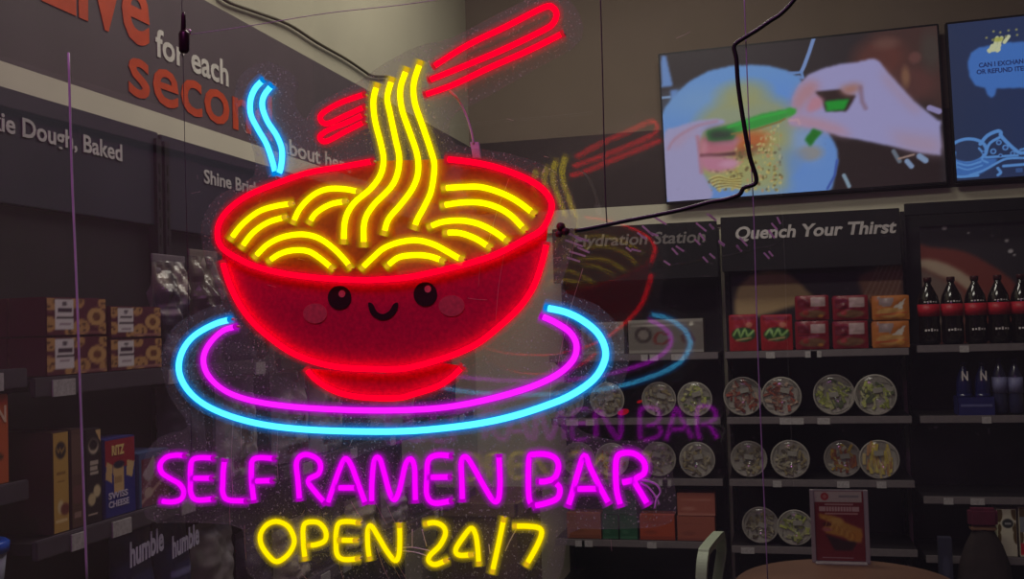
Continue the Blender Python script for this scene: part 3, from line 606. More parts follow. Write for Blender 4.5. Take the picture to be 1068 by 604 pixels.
# right hand
hand = [(35, 560), (40, 500), (70, 430), (140, 350), (230, 310), (330, 285), (450, 270), (550, 245), (590, 262), (640, 330), (720, 420), (800, 510), (880, 575), (960, 640)]
hp = q(t2, hand) + q(t4, [(925, 90), (925, 300), (800, 285), (600, 240), (430, 205), (320, 185), (220, 150), (100, 128), (20, 118), (15, 90), (45, 55), (70, 20)])
c.poly(hp, (182, 176, 228), .006)
c.poly(q(t2, [(35, 560), (45, 490), (90, 420), (160, 380), (210, 400), (200, 470), (120, 530), (80, 590)]), (206, 150, 160), .02, .9)
c.poly(q(t4, [(20, 60), (90, 55), (200, 80), (320, 120), (400, 190), (250, 165), (100, 128), (20, 118)]), (212, 160, 178), .02, .85)
c.poly(q(t2, [(600, 290), (700, 430), (860, 590), (800, 590), (620, 400)]), (196, 160, 180), .02, .7)
c.poly(q(t4, [(600, 150), (920, 200), (920, 295), (700, 255)]), (198, 166, 188), .03, .8)
c.poly(q(t2, [(185, 455), (260, 448), (340, 440), (380, 470), (440, 480), (420, 520), (380, 580), (250, 580), (225, 520)]), (54, 34, 34), .006)
c.poly(q(t2, [(340, 430), (420, 405), (480, 410), (470, 440), (400, 485), (350, 465)]), (190, 135, 125), .015)
c.line(q(t2, [(470, 430), (480, 520), (500, 560)]), .02, (150, 112, 130), .02, .7)
c.poly(q(t2, [(155, 500), (200, 480), (240, 505), (225, 560), (150, 590), (120, 570)]), (214, 150, 170), .008)
c.poly(q(t2, [(245, 520), (330, 505), (400, 505), (370, 570), (255, 580)]), (30, 168, 52), .004)
c.poly(q(t4, [(0, 35), (15, 15), (60, 20), (60, 45), (20, 65)]), (60, 180, 64), .006)
c.poly(q(t4, [(160, 138), (215, 158), (140, 248), (108, 205)]), (34, 130, 40), .006)
c.line(q(t4, [(20, 90), (70, 85), (80, 110)]), .012, (225, 180, 195), .01)
c.line(q(t4, [(340, 420), (355, 450), (370, 485)]), .02, (150, 175, 195), .008)
c.line(q(t4, [(640, 275), (665, 320), (675, 335)]), .022, (120, 130, 145), .008); c.line(q(t4, [(720, 335), (745, 365)]), .026, (150, 175, 215), .008); c.line(q(t4, [(795, 305), (830, 330)]), .03, (150, 175, 215), .008); c.line(q(t4, [(670, 320), (760, 295)]), .01, (180, 150, 140), .006)
c.line(q(t4, [(860, 15), (915, 35)]), .03, (170, 160, 215), .008)
c.mesh('picture', lambda x, z: (x, 0, z), vm, T1)
xc2 = T1.location[0] + W1 + .052
zc2 = zc1 + .0145 * (xc2 - xc1)
T2 = tv(xc2, zc2, W1, H1, 'blue menu screen with a speech bubble and line-drawn pizza, cut by the right edge')
def u2(x, y): p = onY(x, y, TVY); u = p[0] - xc2; return (u, p[2] - zc2 - .0145 * u)
q2 = lambda f, pts: mp(u2, f(pts)); m1 = Z(980, 20, 6.716); m2 = Z(980, 110, 6.716)
c = Cv(-W1 / 2, -W1 / 2 + .75, -H1 / 2, H1 / 2, 210, 226, (46, 60, 96)); c.put(np.clip((c.X + .7) * 1.2, 0, 1), (44, 62, 118), .7)
c.put(np.clip((c.Y - .1) * 1.5, 0, 1), (62, 74, 112), .5)
bl = (78, 132, 218); ln = (104, 164, 240)
c.poly(q2(m1, [(205, 350), (200, 300), (225, 235), (280, 198), (380, 180), (480, 162), (640, 155), (900, 150), (900, 470), (640, 480), (400, 486), (388, 535), (362, 552), (335, 530), (318, 482), (250, 465), (212, 400)]), bl, .002)
dt = (38, 52, 104)
for a, b in (((355, 225), (375, 185)), ((380, 215), (400, 180)), ((410, 220), (425, 180)), ((395, 175), (410, 130)), ((425, 165), (440, 130)), ((460, 160), (490, 120)), ((350, 218), (420, 212))): c.line(q2(m1, [a, b]), .018, (232, 236, 190), .003)
c.ell(*u2(1042, 41), .025, .012, (190, 190, 70), .008, .7)
for p in ((335, 130), (385, 85), (432, 92), (490, 78), (545, 72), (550, 110), (378, 145), (470, 120)): c.ell(*q2(m1, [p])[0], .006, .006, (150, 150, 110), .003)
c.ell(*u2(1008.3, 157.6), .098, .07, ln, 0); c.ell(*u2(1008.3, 157.6), .08, .054, (50, 66, 104), 0)
c.poly(q2(m2, [(105, 380), (190, 400), (280, 370), (400, 370), (380, 420), (260, 490), (60, 500), (110, 440)]), (72, 124, 205), .004)
for pts, wd in (([(280, 270), (330, 212), (400, 180), (425, 190), (432, 222), (540, 325), (600, 330)], .018), ([(320, 320), (350, 262), (420, 222)], .014), ([(45, 508), (55, 480), (105, 440), (95, 380), (100, 330)], .014), ([(110, 400), (190, 420), (280, 395)], .01),
                ([(120, 430), (190, 450), (290, 420)], .008), ([(200, 490), (300, 455), (400, 400), (470, 372), (590, 368)], .012), ([(440, 425), (600, 412)], .014), ([(400, 440), (420, 470), (400, 488)], .014), ([(60, 495), (140, 500), (260, 490)], .014),
                ([(270, 300), (300, 340), (290, 380), (330, 400)], .01), ([(560, 310), (600, 300)], .01), ([(320, 320), (310, 360), (370, 360), (540, 350)], .012)): c.line(q2(m2, pts), wd, ln, .002, sm=3)
for p, r in (((410, 260), 18), ((455, 295), 20), ((505, 335), 16), ((370, 322), 20), ((420, 352), 14), ((300, 330), 12)):
    x, y = q2(m2, [p])[0]; c.ell(x, y, r / 6.7 * .0049, r / 6.7 * .0049, ln, 0); c.ell(x, y, r / 6.7 * .0028, r / 6.7 * .0028, (50, 70, 124), 0)
c.rect(*[v for v in (u2(1050, 0)[0], u2(1057, 0)[0])], u2(1050, 176)[1], u2(1050, 181)[1], (70, 110, 180), .7)
c.mesh('picture', lambda x, z: (x, 0, z), vm, T2)
mb = MB(); mb.box(-W1 / 2 + .745, W1 / 2, -.0004, .003, -H1 / 2, H1 / 2); mb.build('blank_picture_area', emis('lit_blue_screen', lin((44, 62, 112)), .66), T2)
dte = emis('dark_blue_screen_letters', lin(dt), .8)
def tvtext(txt, full, a, b, h):
    w0 = text2d(txt, .03)[0]; w1 = text2d(full, .03)[0]; k = np.ptp(w1[:, 0]) / np.ptp(w0[:, 0]); A = np.array(u2(*a)); Bp = np.array(u2(*b)); Bp = A + (Bp - A) * k
    mb = MB(); letters(mb, full, (A[0], -.0012, A[1]), (Bp[0], -.0012, Bp[1]), (0, 0, h), .03, thick=(0, .0005, 0)); mb.build('screen_lettering', dte, T2, recalc=False)
tvtext('CAN I EXCHAN', 'CAN I EXCHANGE', (1021.5, 70.5), (1068, 66), .024); tvtext('OR REFUND ITE', 'OR REFUND ITEMS', (1019, 77.5), (1068, 73.5), .024)
# ================================================================ GOODS
def ZB(px, py, Y): return onY(px, py, Y)
ORD = ['first', 'second', 'third', 'fourth', 'fifth', 'sixth', 'seventh', 'eighth', 'ninth']
card = {}
def cardm(col, n=None): 
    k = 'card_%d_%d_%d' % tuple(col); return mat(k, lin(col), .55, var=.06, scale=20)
def carton(name, loc, rz, w, d, h, bodycol, paint, label, cat='carton', group=None, n=26, sidecol=None, puff=0):
    """printed carton standing on its base centre-front; front faces local -y"""
    u = empty(name, loc, label, cat, group, rz)
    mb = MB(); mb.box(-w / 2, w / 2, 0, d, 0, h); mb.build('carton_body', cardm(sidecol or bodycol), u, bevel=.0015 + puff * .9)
    c = Cv(0, 1, 0, 1, n, max(8, int(n * h / w)) if h / w < 3 else n * 2, bodycol); paint(c)
    c.mesh('front_print', lambda x, z: ((x - .5) * (w - .004), -.0008 - puff * (1 - abs(2 * x - 1) ** 3) * (1 - abs(2 * z - 1) ** 3) * (1 + .5 * noise.noise(Vector((x * 5, z * 5, loc[0] * 9)))), .002 + z * (h - .004)), prs, u)
    mb = MB(); mb.box(-w / 2 + .004, w / 2 - .004, d * .47, d * .53, h, h + .0006); mb.build('closing_flap', cardm([v * .8 for v in bodycol]), u)
    return u
def pouch(name, loc, rz, w, h, d, m, label, group=None, seed=0, printf=None, col=None, nx=22, nz=26, cat='pouch', wr=.5):
    """pillow pouch with crimped top seal and creases"""
    u = empty(name, loc, label, cat, group, rz)
    def P(s, t, sgn):
        edge = (1 - abs(2 * s - 1) ** 3) * min(1, (1 - t) * 2.6) ** .8 * min(1, (t + .12) * 5) ** .5
        x = (s - .5) * w * (1 - .06 * (1 - t) * 0 - .05 * math.sin(PI * t)); z = t * h
        q_ = noise.noise(Vector((s * 4 + seed, t * 5, seed * 1.7))) + .5 * noise.noise(Vector((s * 9 + seed, t * 11, seed + 3)))
        return (x, d / 2 + sgn * (d / 2 * edge + wr * .010 * q_ * min(1, edge * 3)), z)
    if printf is not None:
        c = Cv(0, 1, 0, 1, 34, 40, col); printf(c)
        c.mesh('printed_front', lambda s, t: P(s, t, -1), prs, u)
    mb = MB()
    for sgn in ((1,) if printf is not None else (-1, 1)):
        vs = [P(i / nx, j / nz, sgn) for j in range(nz + 1) for i in range(nx + 1)]
        mb.add(vs, [(j * (nx + 1) + i, j * (nx + 1) + i + 1, (j + 1) * (nx + 1) + i + 1, (j + 1) * (nx + 1) + i) for j in range(nz) for i in range(nx)], 0, True)
    mb.build('pouch_body', m, u, recalc=False)
    mb = MB(); mb.box(-w / 2 * .98, w / 2 * .98, d / 2 - .0015, d / 2 + .0015, h * .985, h + .012); 
    for k in range(5): mb.box(-w / 2 * .97, w / 2 * .97, d / 2 - .0022, d / 2 + .0022, h + k * .0024, h + k * .0024 + .001)
    mb.build('crimped_seal', m, u)
    return u
silver = mat('silver_foil', lin((150, 142, 144)), .42, .5, var=.15, scale=25, bump=.3); greyf = mat('grey_film_pouch', lin((172, 162, 168)), .42, .3, var=.15, scale=22, bump=.2)
darkf = mat('dark_film_pouch', lin((66, 56, 76)), .4, .2, var=.2, scale=20); navy = mat('navy_film_pouch', lin((36, 38, 72)), .4, .1, var=.1)
beige = mat('beige_paper_pouch', lin((160, 146, 138)), .6, var=.12, scale=20)
# ---- cookie cartons, two high and four deep
def p_cookie(seed):
    def f(c):
        rg = random.Random(seed)
        for x, y, r in ((.05, .85, .13), (.02, .3, .14), (.56, .2, .15), (.83, .5, .16), (.5, .9, .12), (.98, .9, .12), (.97, .15, .11), (.38, .08, .1)):
            c.ell(x, y, r, r * 1.5, (196, 148, 92)); 
            for _ in range(4): c.ell(x + rg.uniform(-.6, .6) * r, y + rg.uniform(-.8, .8) * r, .022, .035, (88, 50, 36))
        c.ell(.83, .5, .16, .26, (206, 160, 100)); c.ell(.83, .5, .07, .12, (120, 70, 46)); c.line([(.45, .07), (1, .07)], .025, (170, 120, 110))
        c.rect(.13, .44, .14, .97, (226, 218, 220)); c.rect(.17, .4, .62, .72, (70, 50, 70)); c.rect(.16, .42, .46, .5, (50, 34, 50)); c.ell(.285, .85, .04, .06, (90, 80, 90)); c.rect(.2, .38, .26, .3, (170, 150, 160)); c.rect(.2, .36, .36, .39, (170, 150, 160))
    return f
maroon = (96, 38, 56)
ys = [(1.647, 1.828), (1.838, 2.02)]; shz = 1.43
for ci, (a, b) in enumerate(ys):
    for lv in range(2):
        for dp in range(4 if ci == 0 else 2):
            hgt = .0735 if ci == 0 else .066
            pos = ['front', 'second from the front', 'third from the front', 'rearmost'][dp] if ci == 0 else ['front', 'rear'][dp]
            lab = f"maroon cookie carton, {'left' if ci == 0 else 'right'} stack, {'lower' if lv == 0 else 'upper'} layer, {pos}"
            carton('cookie_carton', (XF - .008 - dp * .085, (a + b) / 2, shz + .0005 + lv * (hgt + .0016)), RZ, b - a - .003 * lv, .083, hgt, maroon, p_cookie(3 + ci * 2 + lv), lab, group='maroon cookie cartons on the upper left shelf', n=44 if dp == 0 else 12)
# ---- cracker boxes on the middle left shelf
def yL(px, py): return onX(px, py, XF)[1]
def zL(px, py): return onX(px, py, XF)[2]
def boxL(x0, x1, ytop, ymid, col, paint, label, name='snack_carton', d=.09, z=1.135, n=34, cat='carton', group='snack cartons on the middle left shelf', dx=.012, sidecol=None):
    ya, yb = yL(x0, ymid), yL(x1, ymid); h = zL((x0 + x1) / 2, ytop) - z
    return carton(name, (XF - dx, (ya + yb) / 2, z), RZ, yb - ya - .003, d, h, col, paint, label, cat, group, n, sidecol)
def oval_txt(bg, fg, more):
    def f(c): c.ell(.5, .82, .34, .085, fg); c.line([(.25, .84), (.35, .8), (.45, .84), (.55, .8), (.75, .84)], .03, bg); more(c)
    return f
boxL(60, 78, 450, 500, (196, 156, 78), oval_txt((190, 150, 80), (38, 30, 34), lambda c: (c.rect(.2, .8, .58, .6, (150, 110, 50)), c.rect(.25, .75, .5, .52, (150, 110, 50)), c.ell(.45, .25, .2, .07, (222, 200, 150)), c.rect(.1, .9, .1, .13, (230, 200, 140)), c.ell(.75, .22, .3, .06, (120, 60, 50)))),
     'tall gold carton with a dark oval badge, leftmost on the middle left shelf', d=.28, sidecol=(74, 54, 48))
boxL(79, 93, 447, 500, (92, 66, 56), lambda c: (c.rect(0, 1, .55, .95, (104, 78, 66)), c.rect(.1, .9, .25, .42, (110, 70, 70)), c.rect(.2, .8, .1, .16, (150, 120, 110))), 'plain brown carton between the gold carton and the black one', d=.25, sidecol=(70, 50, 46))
boxL(94, 112, 447, 500, (34, 28, 32), oval_txt((34, 28, 32), (205, 190, 165), lambda c: (c.poly([(.6, 1), (1, 1), (1, .85)], (214, 178, 120)), c.ell(.5, .84, .27, .06, (34, 28, 32)), c.rect(.25, .8, .62, .66, (190, 176, 160)), c.rect(.25, .75, .56, .6, (190, 176, 160)), c.rect(.25, .8, .52, .54, (190, 176, 160)),
     c.ell(.35, .25, .26, .07, (205, 185, 140)), c.ell(.7, .33, .25, .07, (215, 196, 150)), c.rect(.1, .7, .08, .1, (200, 180, 160)))), 'black carton with pale script and cream biscuits, left of the red and blue carton', d=.25)
def p_ritz(c):
    c.rect(0, 1, 0, .66, (34, 42, 132)); c.poly([(0, .66), (.5, .6), (1, .66), (1, 1), (0, 1)], (160, 24, 44)); c.poly([(.28, .3), (.6, .3), (.62, .66), (.26, .66)], (214, 176, 118)); c.poly([(0, .5), (.2, .44), (.24, .66), (.05, .72)], (214, 176, 118)); c.poly([(.7, .5), (.9, .46), (.98, .66), (.72, .7)], (220, 186, 130))
    c.ell(.45, .66, .18, .05, (30, 30, 60)); c.rect(.3, .55, .42, .5, (180, 140, 90))
r_ = boxL(114, 147, 456, 500, (40, 44, 120), p_ritz, 'red and blue cracker carton with cheese slices, on the middle left shelf', n=46)
wR = yL(147, 500) - yL(114, 500) - .003; hR = zL(130.5, 456) - 1.135
def boxtext(u, txt, x0, x1, z, h, m, bold=.03):
    mb = MB(); letters(mb, txt, (x0, -.0012, z), (x1, -.0012, z), (0, 0, h), bold, thick=(0, -.0006, 0)); return mb.build('print_lettering', m, u, recalc=False)
goldl = mat('gold_print_letters', lin((232, 196, 120)), .5); palel = mat('pale_print_letters', lin((196, 190, 214)), .5)
boxtext(r_, 'RITZ', -wR * .28, wR * .12, hR * .79, hR * .12, goldl, .05); boxtext(r_, 'SWISS', -wR * .4, wR * .22, hR * .24, hR * .08, palel); boxtext(r_, 'CHEESE', -wR * .4, wR * .25, hR * .13, hR * .08, palel)
boxL(149, 182, 470, 500, (64, 84, 128), lambda c: (c.rect(.08, 1, 0, .9, (110, 34, 48)), c.poly([(.1, .6), (.5, .95), (.55, .7), (.35, .4)], (180, 160, 165)), c.line([(.1, .1), (.9, .5)], .07, (190, 150, 130)), c.line([(.1, .3), (.6, .6)], .05, (160, 120, 120)), c.ell(.3, .25, .15, .1, (196, 170, 150))),
     'blue-edged crimson snack carton partly behind the neon letter S')
# orange carton and blue tubs at the frame's left edge
def p_or(c): c.rect(0, 1, .88, 1, (200, 70, 40)); c.ell(.35, .3, .4, .06, (70, 40, 20)); c.line([(.1, .2), (.4, .45), (.9, .3)], .06, (60, 44, 20)); c.line([(.2, .5), (.7, .18)], .05, (70, 60, 30)); c.ell(.7, .14, .1, .03, (220, 150, 110)); c.ell(.3, .45, .2, .04, (150, 60, 30))
o_ = carton('snack_carton', (XF - .012, 1.463, 1.25), RZ, .18, .07, zL(10, 411) - 1.25, (196, 92, 44), p_or, 'orange carton with cream letters, standing on the far left shelf', group='snack cartons on the middle left shelf', n=40)
boxtext(o_, 'TION', .0, .083, (zL(10, 411) - 1.25) * .69, .030, mat('cream_print_letters', lin((226, 190, 160)), .5), .02)
def tub(loc, label, s=1):
    u = empty('snack_tub', loc, label, 'tub', 'blue-lidded tubs at the far left'); mb = MB(); mb.lathe([(0, 0), (.038, 0), (.047, .08), (0, .08)], 24); mb.build('tub_body', mat('milky_plastic_tub', lin((150, 150, 170)), .4), u)
    mb = MB(); mb.lathe([(0, .08), (.051, .08), (.052, .096), (.047, .1), (0, .1)], 24); mb.build('tub_lid', mat('blue_plastic_lid', lin((24, 80, 190)), .35), u); return u
t_ = tub((XF - .06, 1.53, .965), 'milky tub with a bright blue lid, upper of the two at far left'); 
zt_ = zL(8, 566) - .099; t_.location[2] = zt_
tub((XF - .06, 1.53, zt_ - .1005), 'milky tub with a bright blue lid, lower of the two at far left')
# ---- pouches on the left unit shelves
def p_face(seed):
    def f(c):
        rg = random.Random(seed); c.ell(.5, .55, .3, .26, (196, 184, 180)); c.ell(.5, .55, .27, .23, (128, 110, 112)); c.ell(.4, .62, .05, .03, (60, 44, 44)); c.ell(.6, .62, .05, .03, (60, 44, 44)); c.line([(.35, .48), (.5, .42), (.65, .48)], .03, (60, 44, 44))
        c.line([(.1, .85), (.35, .7), (.5, .9), (.8, .75)], .03, (176, 168, 160)); c.rect(.2, .8, .1, .2, (90, 50, 66)); c.poly([(.7, .7), (.95, .9), (.9, .6)], (186, 178, 170))
    return f
def pchL(y, z, w, h, m, label, seed, printf=None, col=None, d=.07, grp='pouches on the left shelves', wr=1.): return pouch('snack_pouch', (XF - .018, y, z + .001), RZ, w, min(h, .285) if z < 1.2 else h, d, m, label, grp, seed, printf, col, wr=wr)
hp1 = zL(200, 262) - 1.43
def p_foil(c):
    c.rect(0, 1, 0, 1, (64, 60, 78)); c.poly([(0, .66), (.25, .72), (.5, .64), (.8, .52), (1, .6), (1, 1), (0, 1)], (128, 118, 112), .03); c.poly([(.05, .72), (.3, .8), (.35, .95), (.1, .9)], (170, 158, 148), .02); c.poly([(.5, .7), (.85, .62), (.9, .85), (.6, .92)], (176, 166, 156), .02)
    c.poly([(.35, .75), (.5, .72), (.5, .95), (.4, .97)], (60, 54, 58), .02); c.line([(.1, .55), (.5, .6)], .03, (180, 172, 176)); c.line([(.05, .5), (.35, .5)], .04, (200, 190, 188)); c.rect(.1, .9, .08, .3, (90, 80, 104))
def p_foil2(c):
    c.rect(0, 1, 0, 1, (96, 84, 82)); c.poly([(0, .98), (.15, .8), (.6, .72), (1, .6), (1, 1)], (132, 122, 112), .02); c.poly([(.1, .6), (.9, .5), (.9, .2), (.1, .25)], (78, 66, 70), .03)
pchL(yL(199, 380), 1.43, .135, hp1 - .02, greyf, 'dark-bodied pouch with a crumpled silver top, nearest the cookie cartons', 1.3, p_foil, (64, 60, 78), wr=2.2)
pchL(yL(199, 380) + .15, 1.43, .13, hp1 + .0, beige, 'tall beige-grey pouch, its tip just left of the neon bowl rim', 2.1, p_foil2, (96, 84, 82), wr=2.2)
k = 0
for y, w_, h_, m_, lab in ((2.46, .19, .2, darkf, 'dark pouch on the upper left shelf behind the bowl\'s left side'), (2.70, .2, .17, silver, 'silver pouch seen between the magenta ring and the bowl'),
                           (2.94, .2, .18, greyf, 'grey pouch on the upper left shelf, below the bowl\'s curve'), (3.18, .2, .2, beige, 'beige pouch on the upper left shelf, behind the bowl foot'),
                           (3.39, .18, .2, darkf, 'dark pouch on the upper left shelf, right of the beige one'), (3.66, .2, .18, greyf, 'grey pouch on the upper left shelf, second from its far end'), (3.9, .2, .2, silver, 'silver pouch at the far end of the upper left shelf')):
    pchL(y, 1.43, w_, h_, m_, lab, 3 + k, wr=1.4); k += 1
for i, (y, w_, h_, m_, pf, lab) in enumerate(((2.16, .2, .235, darkf, None, 'dark pouch on the middle left shelf, under the cyan ring\'s left end'), (2.41, .2, .25, greyf, 'f', 'grey pouch printed with a round cartoon face, behind the letters S and E'),
                              (2.71, .22, .25, greyf, 'f', 'grey pouch printed with a round face, directly behind the letter L'), (2.95, .22, .25, beige, 'f', 'pale pouch with a face print, behind the first letter R'),
                              (3.18, .2, .24, darkf, None, 'dark pouch on the middle left shelf, behind the first letter A'), (3.385, .18, .25, greyf, None, 'plain grey pouch on the middle left shelf, behind the letter M'),
                              (3.62, .22, .24, greyf, 'f', 'printed grey pouch on the middle left shelf, behind the second letter E'), (3.88, .22, .25, darkf, None, 'dark pouch on the middle left shelf, second from its far end'), (4.14, .2, .25, navy, None, 'navy pouch at the far end of the middle left shelf'))):
    pchL(y, 1.135, w_, h_, m_, lab, 11 + i, p_face(i) if pf else None, (168, 158, 164) if pf else None)
def p_blank(col2): return lambda c: (c.rect(0, 1, 0, 1, col2), c.rect(.28, .85, .3, .34, (110, 112, 160)), c.rect(.28, .8, .22, .26, (110, 112, 160)), c.rect(.2, .86, .56, .6, (120, 120, 168)))
for (x0, x1, yt, txt, lab) in ((136, 180, 543, 'humble', 'navy snack pouch with pale bubbly lettering, left of the pair'), (181, 216, 540, 'hum', 'navy snack pouch with pale bubbly lettering, right of the pair')):
    ya, yb = yL(x0, 580), yL(x1, 580); h = zL((x0 + x1) / 2, yt) - .80
    u = pchL((ya + yb) / 2, .80, yb - ya - .004, h, navy, lab, 21 + x0 * .1, p_blank((40, 42, 84)), (40, 42, 84), .07, 'navy pouches on the lower left shelf', .25); w_ = yb - ya
    mb = MB(); letters(mb, 'humble', (-w_ * .4, -.006, h * .72), (w_ * .4, -.006, h * .76), (0, 0, h * .17), .03, thick=(0, -.001, 0)); mb.build('print_lettering', palel, u, recalc=False)
k = 0
for (x0, x1, yt, m_, lab) in ((218, 262, 548, silver, 'crumpled silver-grey pouch on the lower left shelf, under the letters SELF'), (264, 300, 556, darkf, 'dark pouch on the lower left shelf, behind the yellow letter O'), (302, 336, 548, beige, 'beige pouch on the lower left shelf, behind the yellow letter P'),
                          (338, 372, 552, darkf, 'dark pouch on the lower left shelf, behind the yellow letter E'), (374, 408, 541, beige, 'beige pouch on the lower left shelf, behind the yellow letter N'), (410, 440, 545, greyf, 'grey pouch on the lower left shelf, behind the numeral 2'), (442, 470, 545, darkf, 'dark pouch on the lower left shelf, behind the numeral 4')):
    ya, yb = yL(x0, 575), yL(x1, 575); h = zL((x0 + x1) / 2, yt) - .80
    pchL((ya + yb) / 2, .80, min(yb - ya - .004, .24), max(.14, min(h, .27)), m_, lab, 31 + k, wr=1.6); k += 1
# ---- round clear-lidded noodle bowls on the two middle units
clearlid = None
def lidmat():
    m = bpy.data.materials.new('clear_plastic_lid'); m.use_nodes = True; nt = m.node_tree; nt.nodes.clear(); N = nt.nodes.new; Lk = nt.links.new
    o = N('ShaderNodeOutputMaterial'); t = N('ShaderNodeBsdfTransparent'); g = N('ShaderNodeBsdfGlossy'); g.inputs['Roughness'].default_value = .12; d = N('ShaderNodeBsdfDiffuse'); d.inputs[0].default_value = (.75, .75, .7, 1)
    x = N('ShaderNodeMixShader'); x.inputs[0].default_value = .05; y = N('ShaderNodeMixShader'); y.inputs[0].default_value = .012
    Lk(t.outputs[0], x.inputs[1]); Lk(g.outputs[0], x.inputs[2]); Lk(x.outputs[0], y.inputs[1]); Lk(d.outputs[0], y.inputs[2]); Lk(y.outputs[0], o.inputs[0]); return m
lidm = lidmat(); rimm = mat('frosted_bowl_rim', lin((160, 154, 146)), .35, var=.05); bodm = mat('smoky_plastic_bowl', lin((96, 88, 82)), .35)
bowln = {}
def noodle_bowl(px, py, rpx, kind, Y, zs, label, grp):
    p = onY(px, py, Y); r = rpx / F * Y * (.94 if (px, py) not in ((879, 479), (917, 478)) and (px, py) in ((824, 478), (781, 478), (879, 479), (917, 478), (793, 544), (829, 544)) else (.915 if py in (478, 479) and px in (879, 917) else .965)); cz = zs + r + .0005
    u = empty('noodle_bowl', (p[0], Y, cz), label, 'food bowl', grp)
    key = (kind, round(r, 3))
    mb = MB(); mb.lathe([(r * .93, 0), (r * .99, -.003), (r, .002), (r * .99, .008), (r * .93, .007), (r * .92, .002)], 30, (0, 0, 0), 'y'); mb.add([], []); mb.build('rim', rimm, u)
    mb = MB(); mb.lathe([(0, -.012), (r * .5, -.0115), (r * .8, -.009), (r * .9, -.003), (r * .94, 0)], 30, (0, 0, 0), 'y'); mb.lathe([(r * .55, -.0118), (r * .57, -.0135), (r * .59, -.0108)], 30, (0, 0, 0), 'y'); mb.build('clear_lid', lidm, u, recalc=False)
    mb = MB(); mb.lathe([(r * .92, .004), (r * .86, .03), (r * .7, .06), (r * .62, .072), (0, .072)], 26, (0, 0, 0), 'y'); mb.build('bowl_body', bodm, u)
    base, cols = {'red': ((104, 66, 56), [(168, 82, 66), (150, 104, 84), (140, 84, 70), (110, 50, 44), (186, 160, 140)]), 'green': ((112, 118, 70), [(176, 184, 96), (190, 194, 120), (140, 150, 74), (186, 184, 140), (90, 100, 70)]), 'grey': ((112, 104, 90), [(150, 142, 118), (172, 164, 140), (124, 114, 92), (92, 82, 70), (160, 146, 106)]),
                  'yellow': ((136, 108, 74), [(206, 184, 76), (212, 194, 96), (176, 130, 84), (196, 176, 120)]), 'mixed': ((120, 84, 54), [(200, 170, 70), (176, 110, 60), (196, 190, 170), (150, 80, 60)])}[kind]
    mb = MB(); mb.lathe([(0, .008), (r * .4, .010), (r * .8, .014), (r * .88, .022)], 24, (0, 0, 0), 'y'); rg = random.Random(int(px * 13 + py)); f = mb.build('food_filling', mat('filling_%s' % kind, lin(base), .6, var=.3, scale=60), u)
    mb = MB(); mi = len(cols)
    for q_ in range(44):
        a = rg.uniform(0, 2 * PI); rr_ = r * .74 * math.sqrt(rg.random()); x, z = rr_ * math.cos(a), rr_ * math.sin(a); th = rg.uniform(0, PI); L = r * rg.uniform(.09, .22); wd = r * rg.uniform(.035, .08); t_ = .004
        if kind == 'yellow' or kind == 'mixed' and q_ % 2: th = PI / 2 + rg.uniform(-.2, .2); L = r * .28
        cx_, sx_ = math.cos(th), math.sin(th)
        vs = [(x + a1 * cx_ * L - b1 * sx_ * wd, y1 - rg.uniform(0, .004), z + a1 * sx_ * L + b1 * cx_ * wd) for y1 in (.012, -.002) for a1, b1 in ((-1, -1), (1, -1), (1, 1), (-1, 1))]
        mb.add(vs, [(0, 1, 2, 3), (7, 6, 5, 4), (0, 4, 5, 1), (1, 5, 6, 2), (2, 6, 7, 3), (3, 7, 4, 0)], q_ % mi)
    mb.build('toppings', [mat('topping_%d_%d_%d' % c_, lin(np.array(c_) * 1.0), .5) for c_ in cols], u)
    mb = MB(); a = rg.uniform(-.3, .3); x, z = rg.uniform(-.2, .2) * r, rg.uniform(.0, .35) * r; vs = [(x + sx * .022 * math.cos(a) - sz * .012 * math.sin(a), y1, z + sx * .022 * math.sin(a) + sz * .012 * math.cos(a)) for y1 in (-.0118, -.0132) for sx, sz in ((-1, -1), (1, -1), (1, 1), (-1, 1))]
    mb.add(vs, [(0, 1, 2, 3), (7, 6, 5, 4), (0, 4, 5, 1), (1, 5, 6, 2), (2, 6, 7, 3), (3, 7, 4, 0)]); mb.build('sticker', mat('white_sticker', lin((150, 146, 138)), .5, var=.3, scale=300), u)
    return u
YN = 5.335
kn = {'red': 'reddish', 'green': 'green', 'grey': 'greyish', 'yellow': 'yellow', 'mixed': 'orange-yellow'}
rows = [(1.008, 'top row', [(775, 413, 20.5, 'red'), (815, 412, 20.5, 'red'), (870, 411, 21, 'green'), (913, 410.5, 21, 'green')], 'quench unit'),
        (.70, 'middle row', [(781, 478, 19.5, 'grey'), (824, 478, 20.5, 'grey'), (879, 479, 20, 'mixed'), (917, 478, 21, 'yellow')], 'quench unit'),
        (.37, 'bottom row', [(793, 544, 19.5, 'grey'), (829, 544, 19, 'green')], 'quench unit'),
        (1.008, 'top row', [(591, 414, 19, 'grey'), (633, 414, 19, 'grey'), (687, 413.5, 18.5, 'grey'), (724.5, 413.5, 18.5, 'green')], 'hydration unit'),
        (.70, 'middle row', [(603, 478, 18.5, 'grey'), (638, 478, 18.5, 'red'), (687, 478, 18.5, 'grey'), (727, 477.5, 19, 'grey')], 'hydration unit')]
for z, rn, lst, un in rows:
    for i, (px, py, r, kd) in enumerate(lst):
        YQ = YN + (.034 if (i + 1) % 2 else 0) + (.02 if px == 879 else 0)
        noodle_bowl(px, py, r, kd, YQ, z, f"clear-lidded bowl with {kn[kd]} filling, {ORD[i]} from left, {rn}, {un}", 'round noodle bowls displayed on edge')
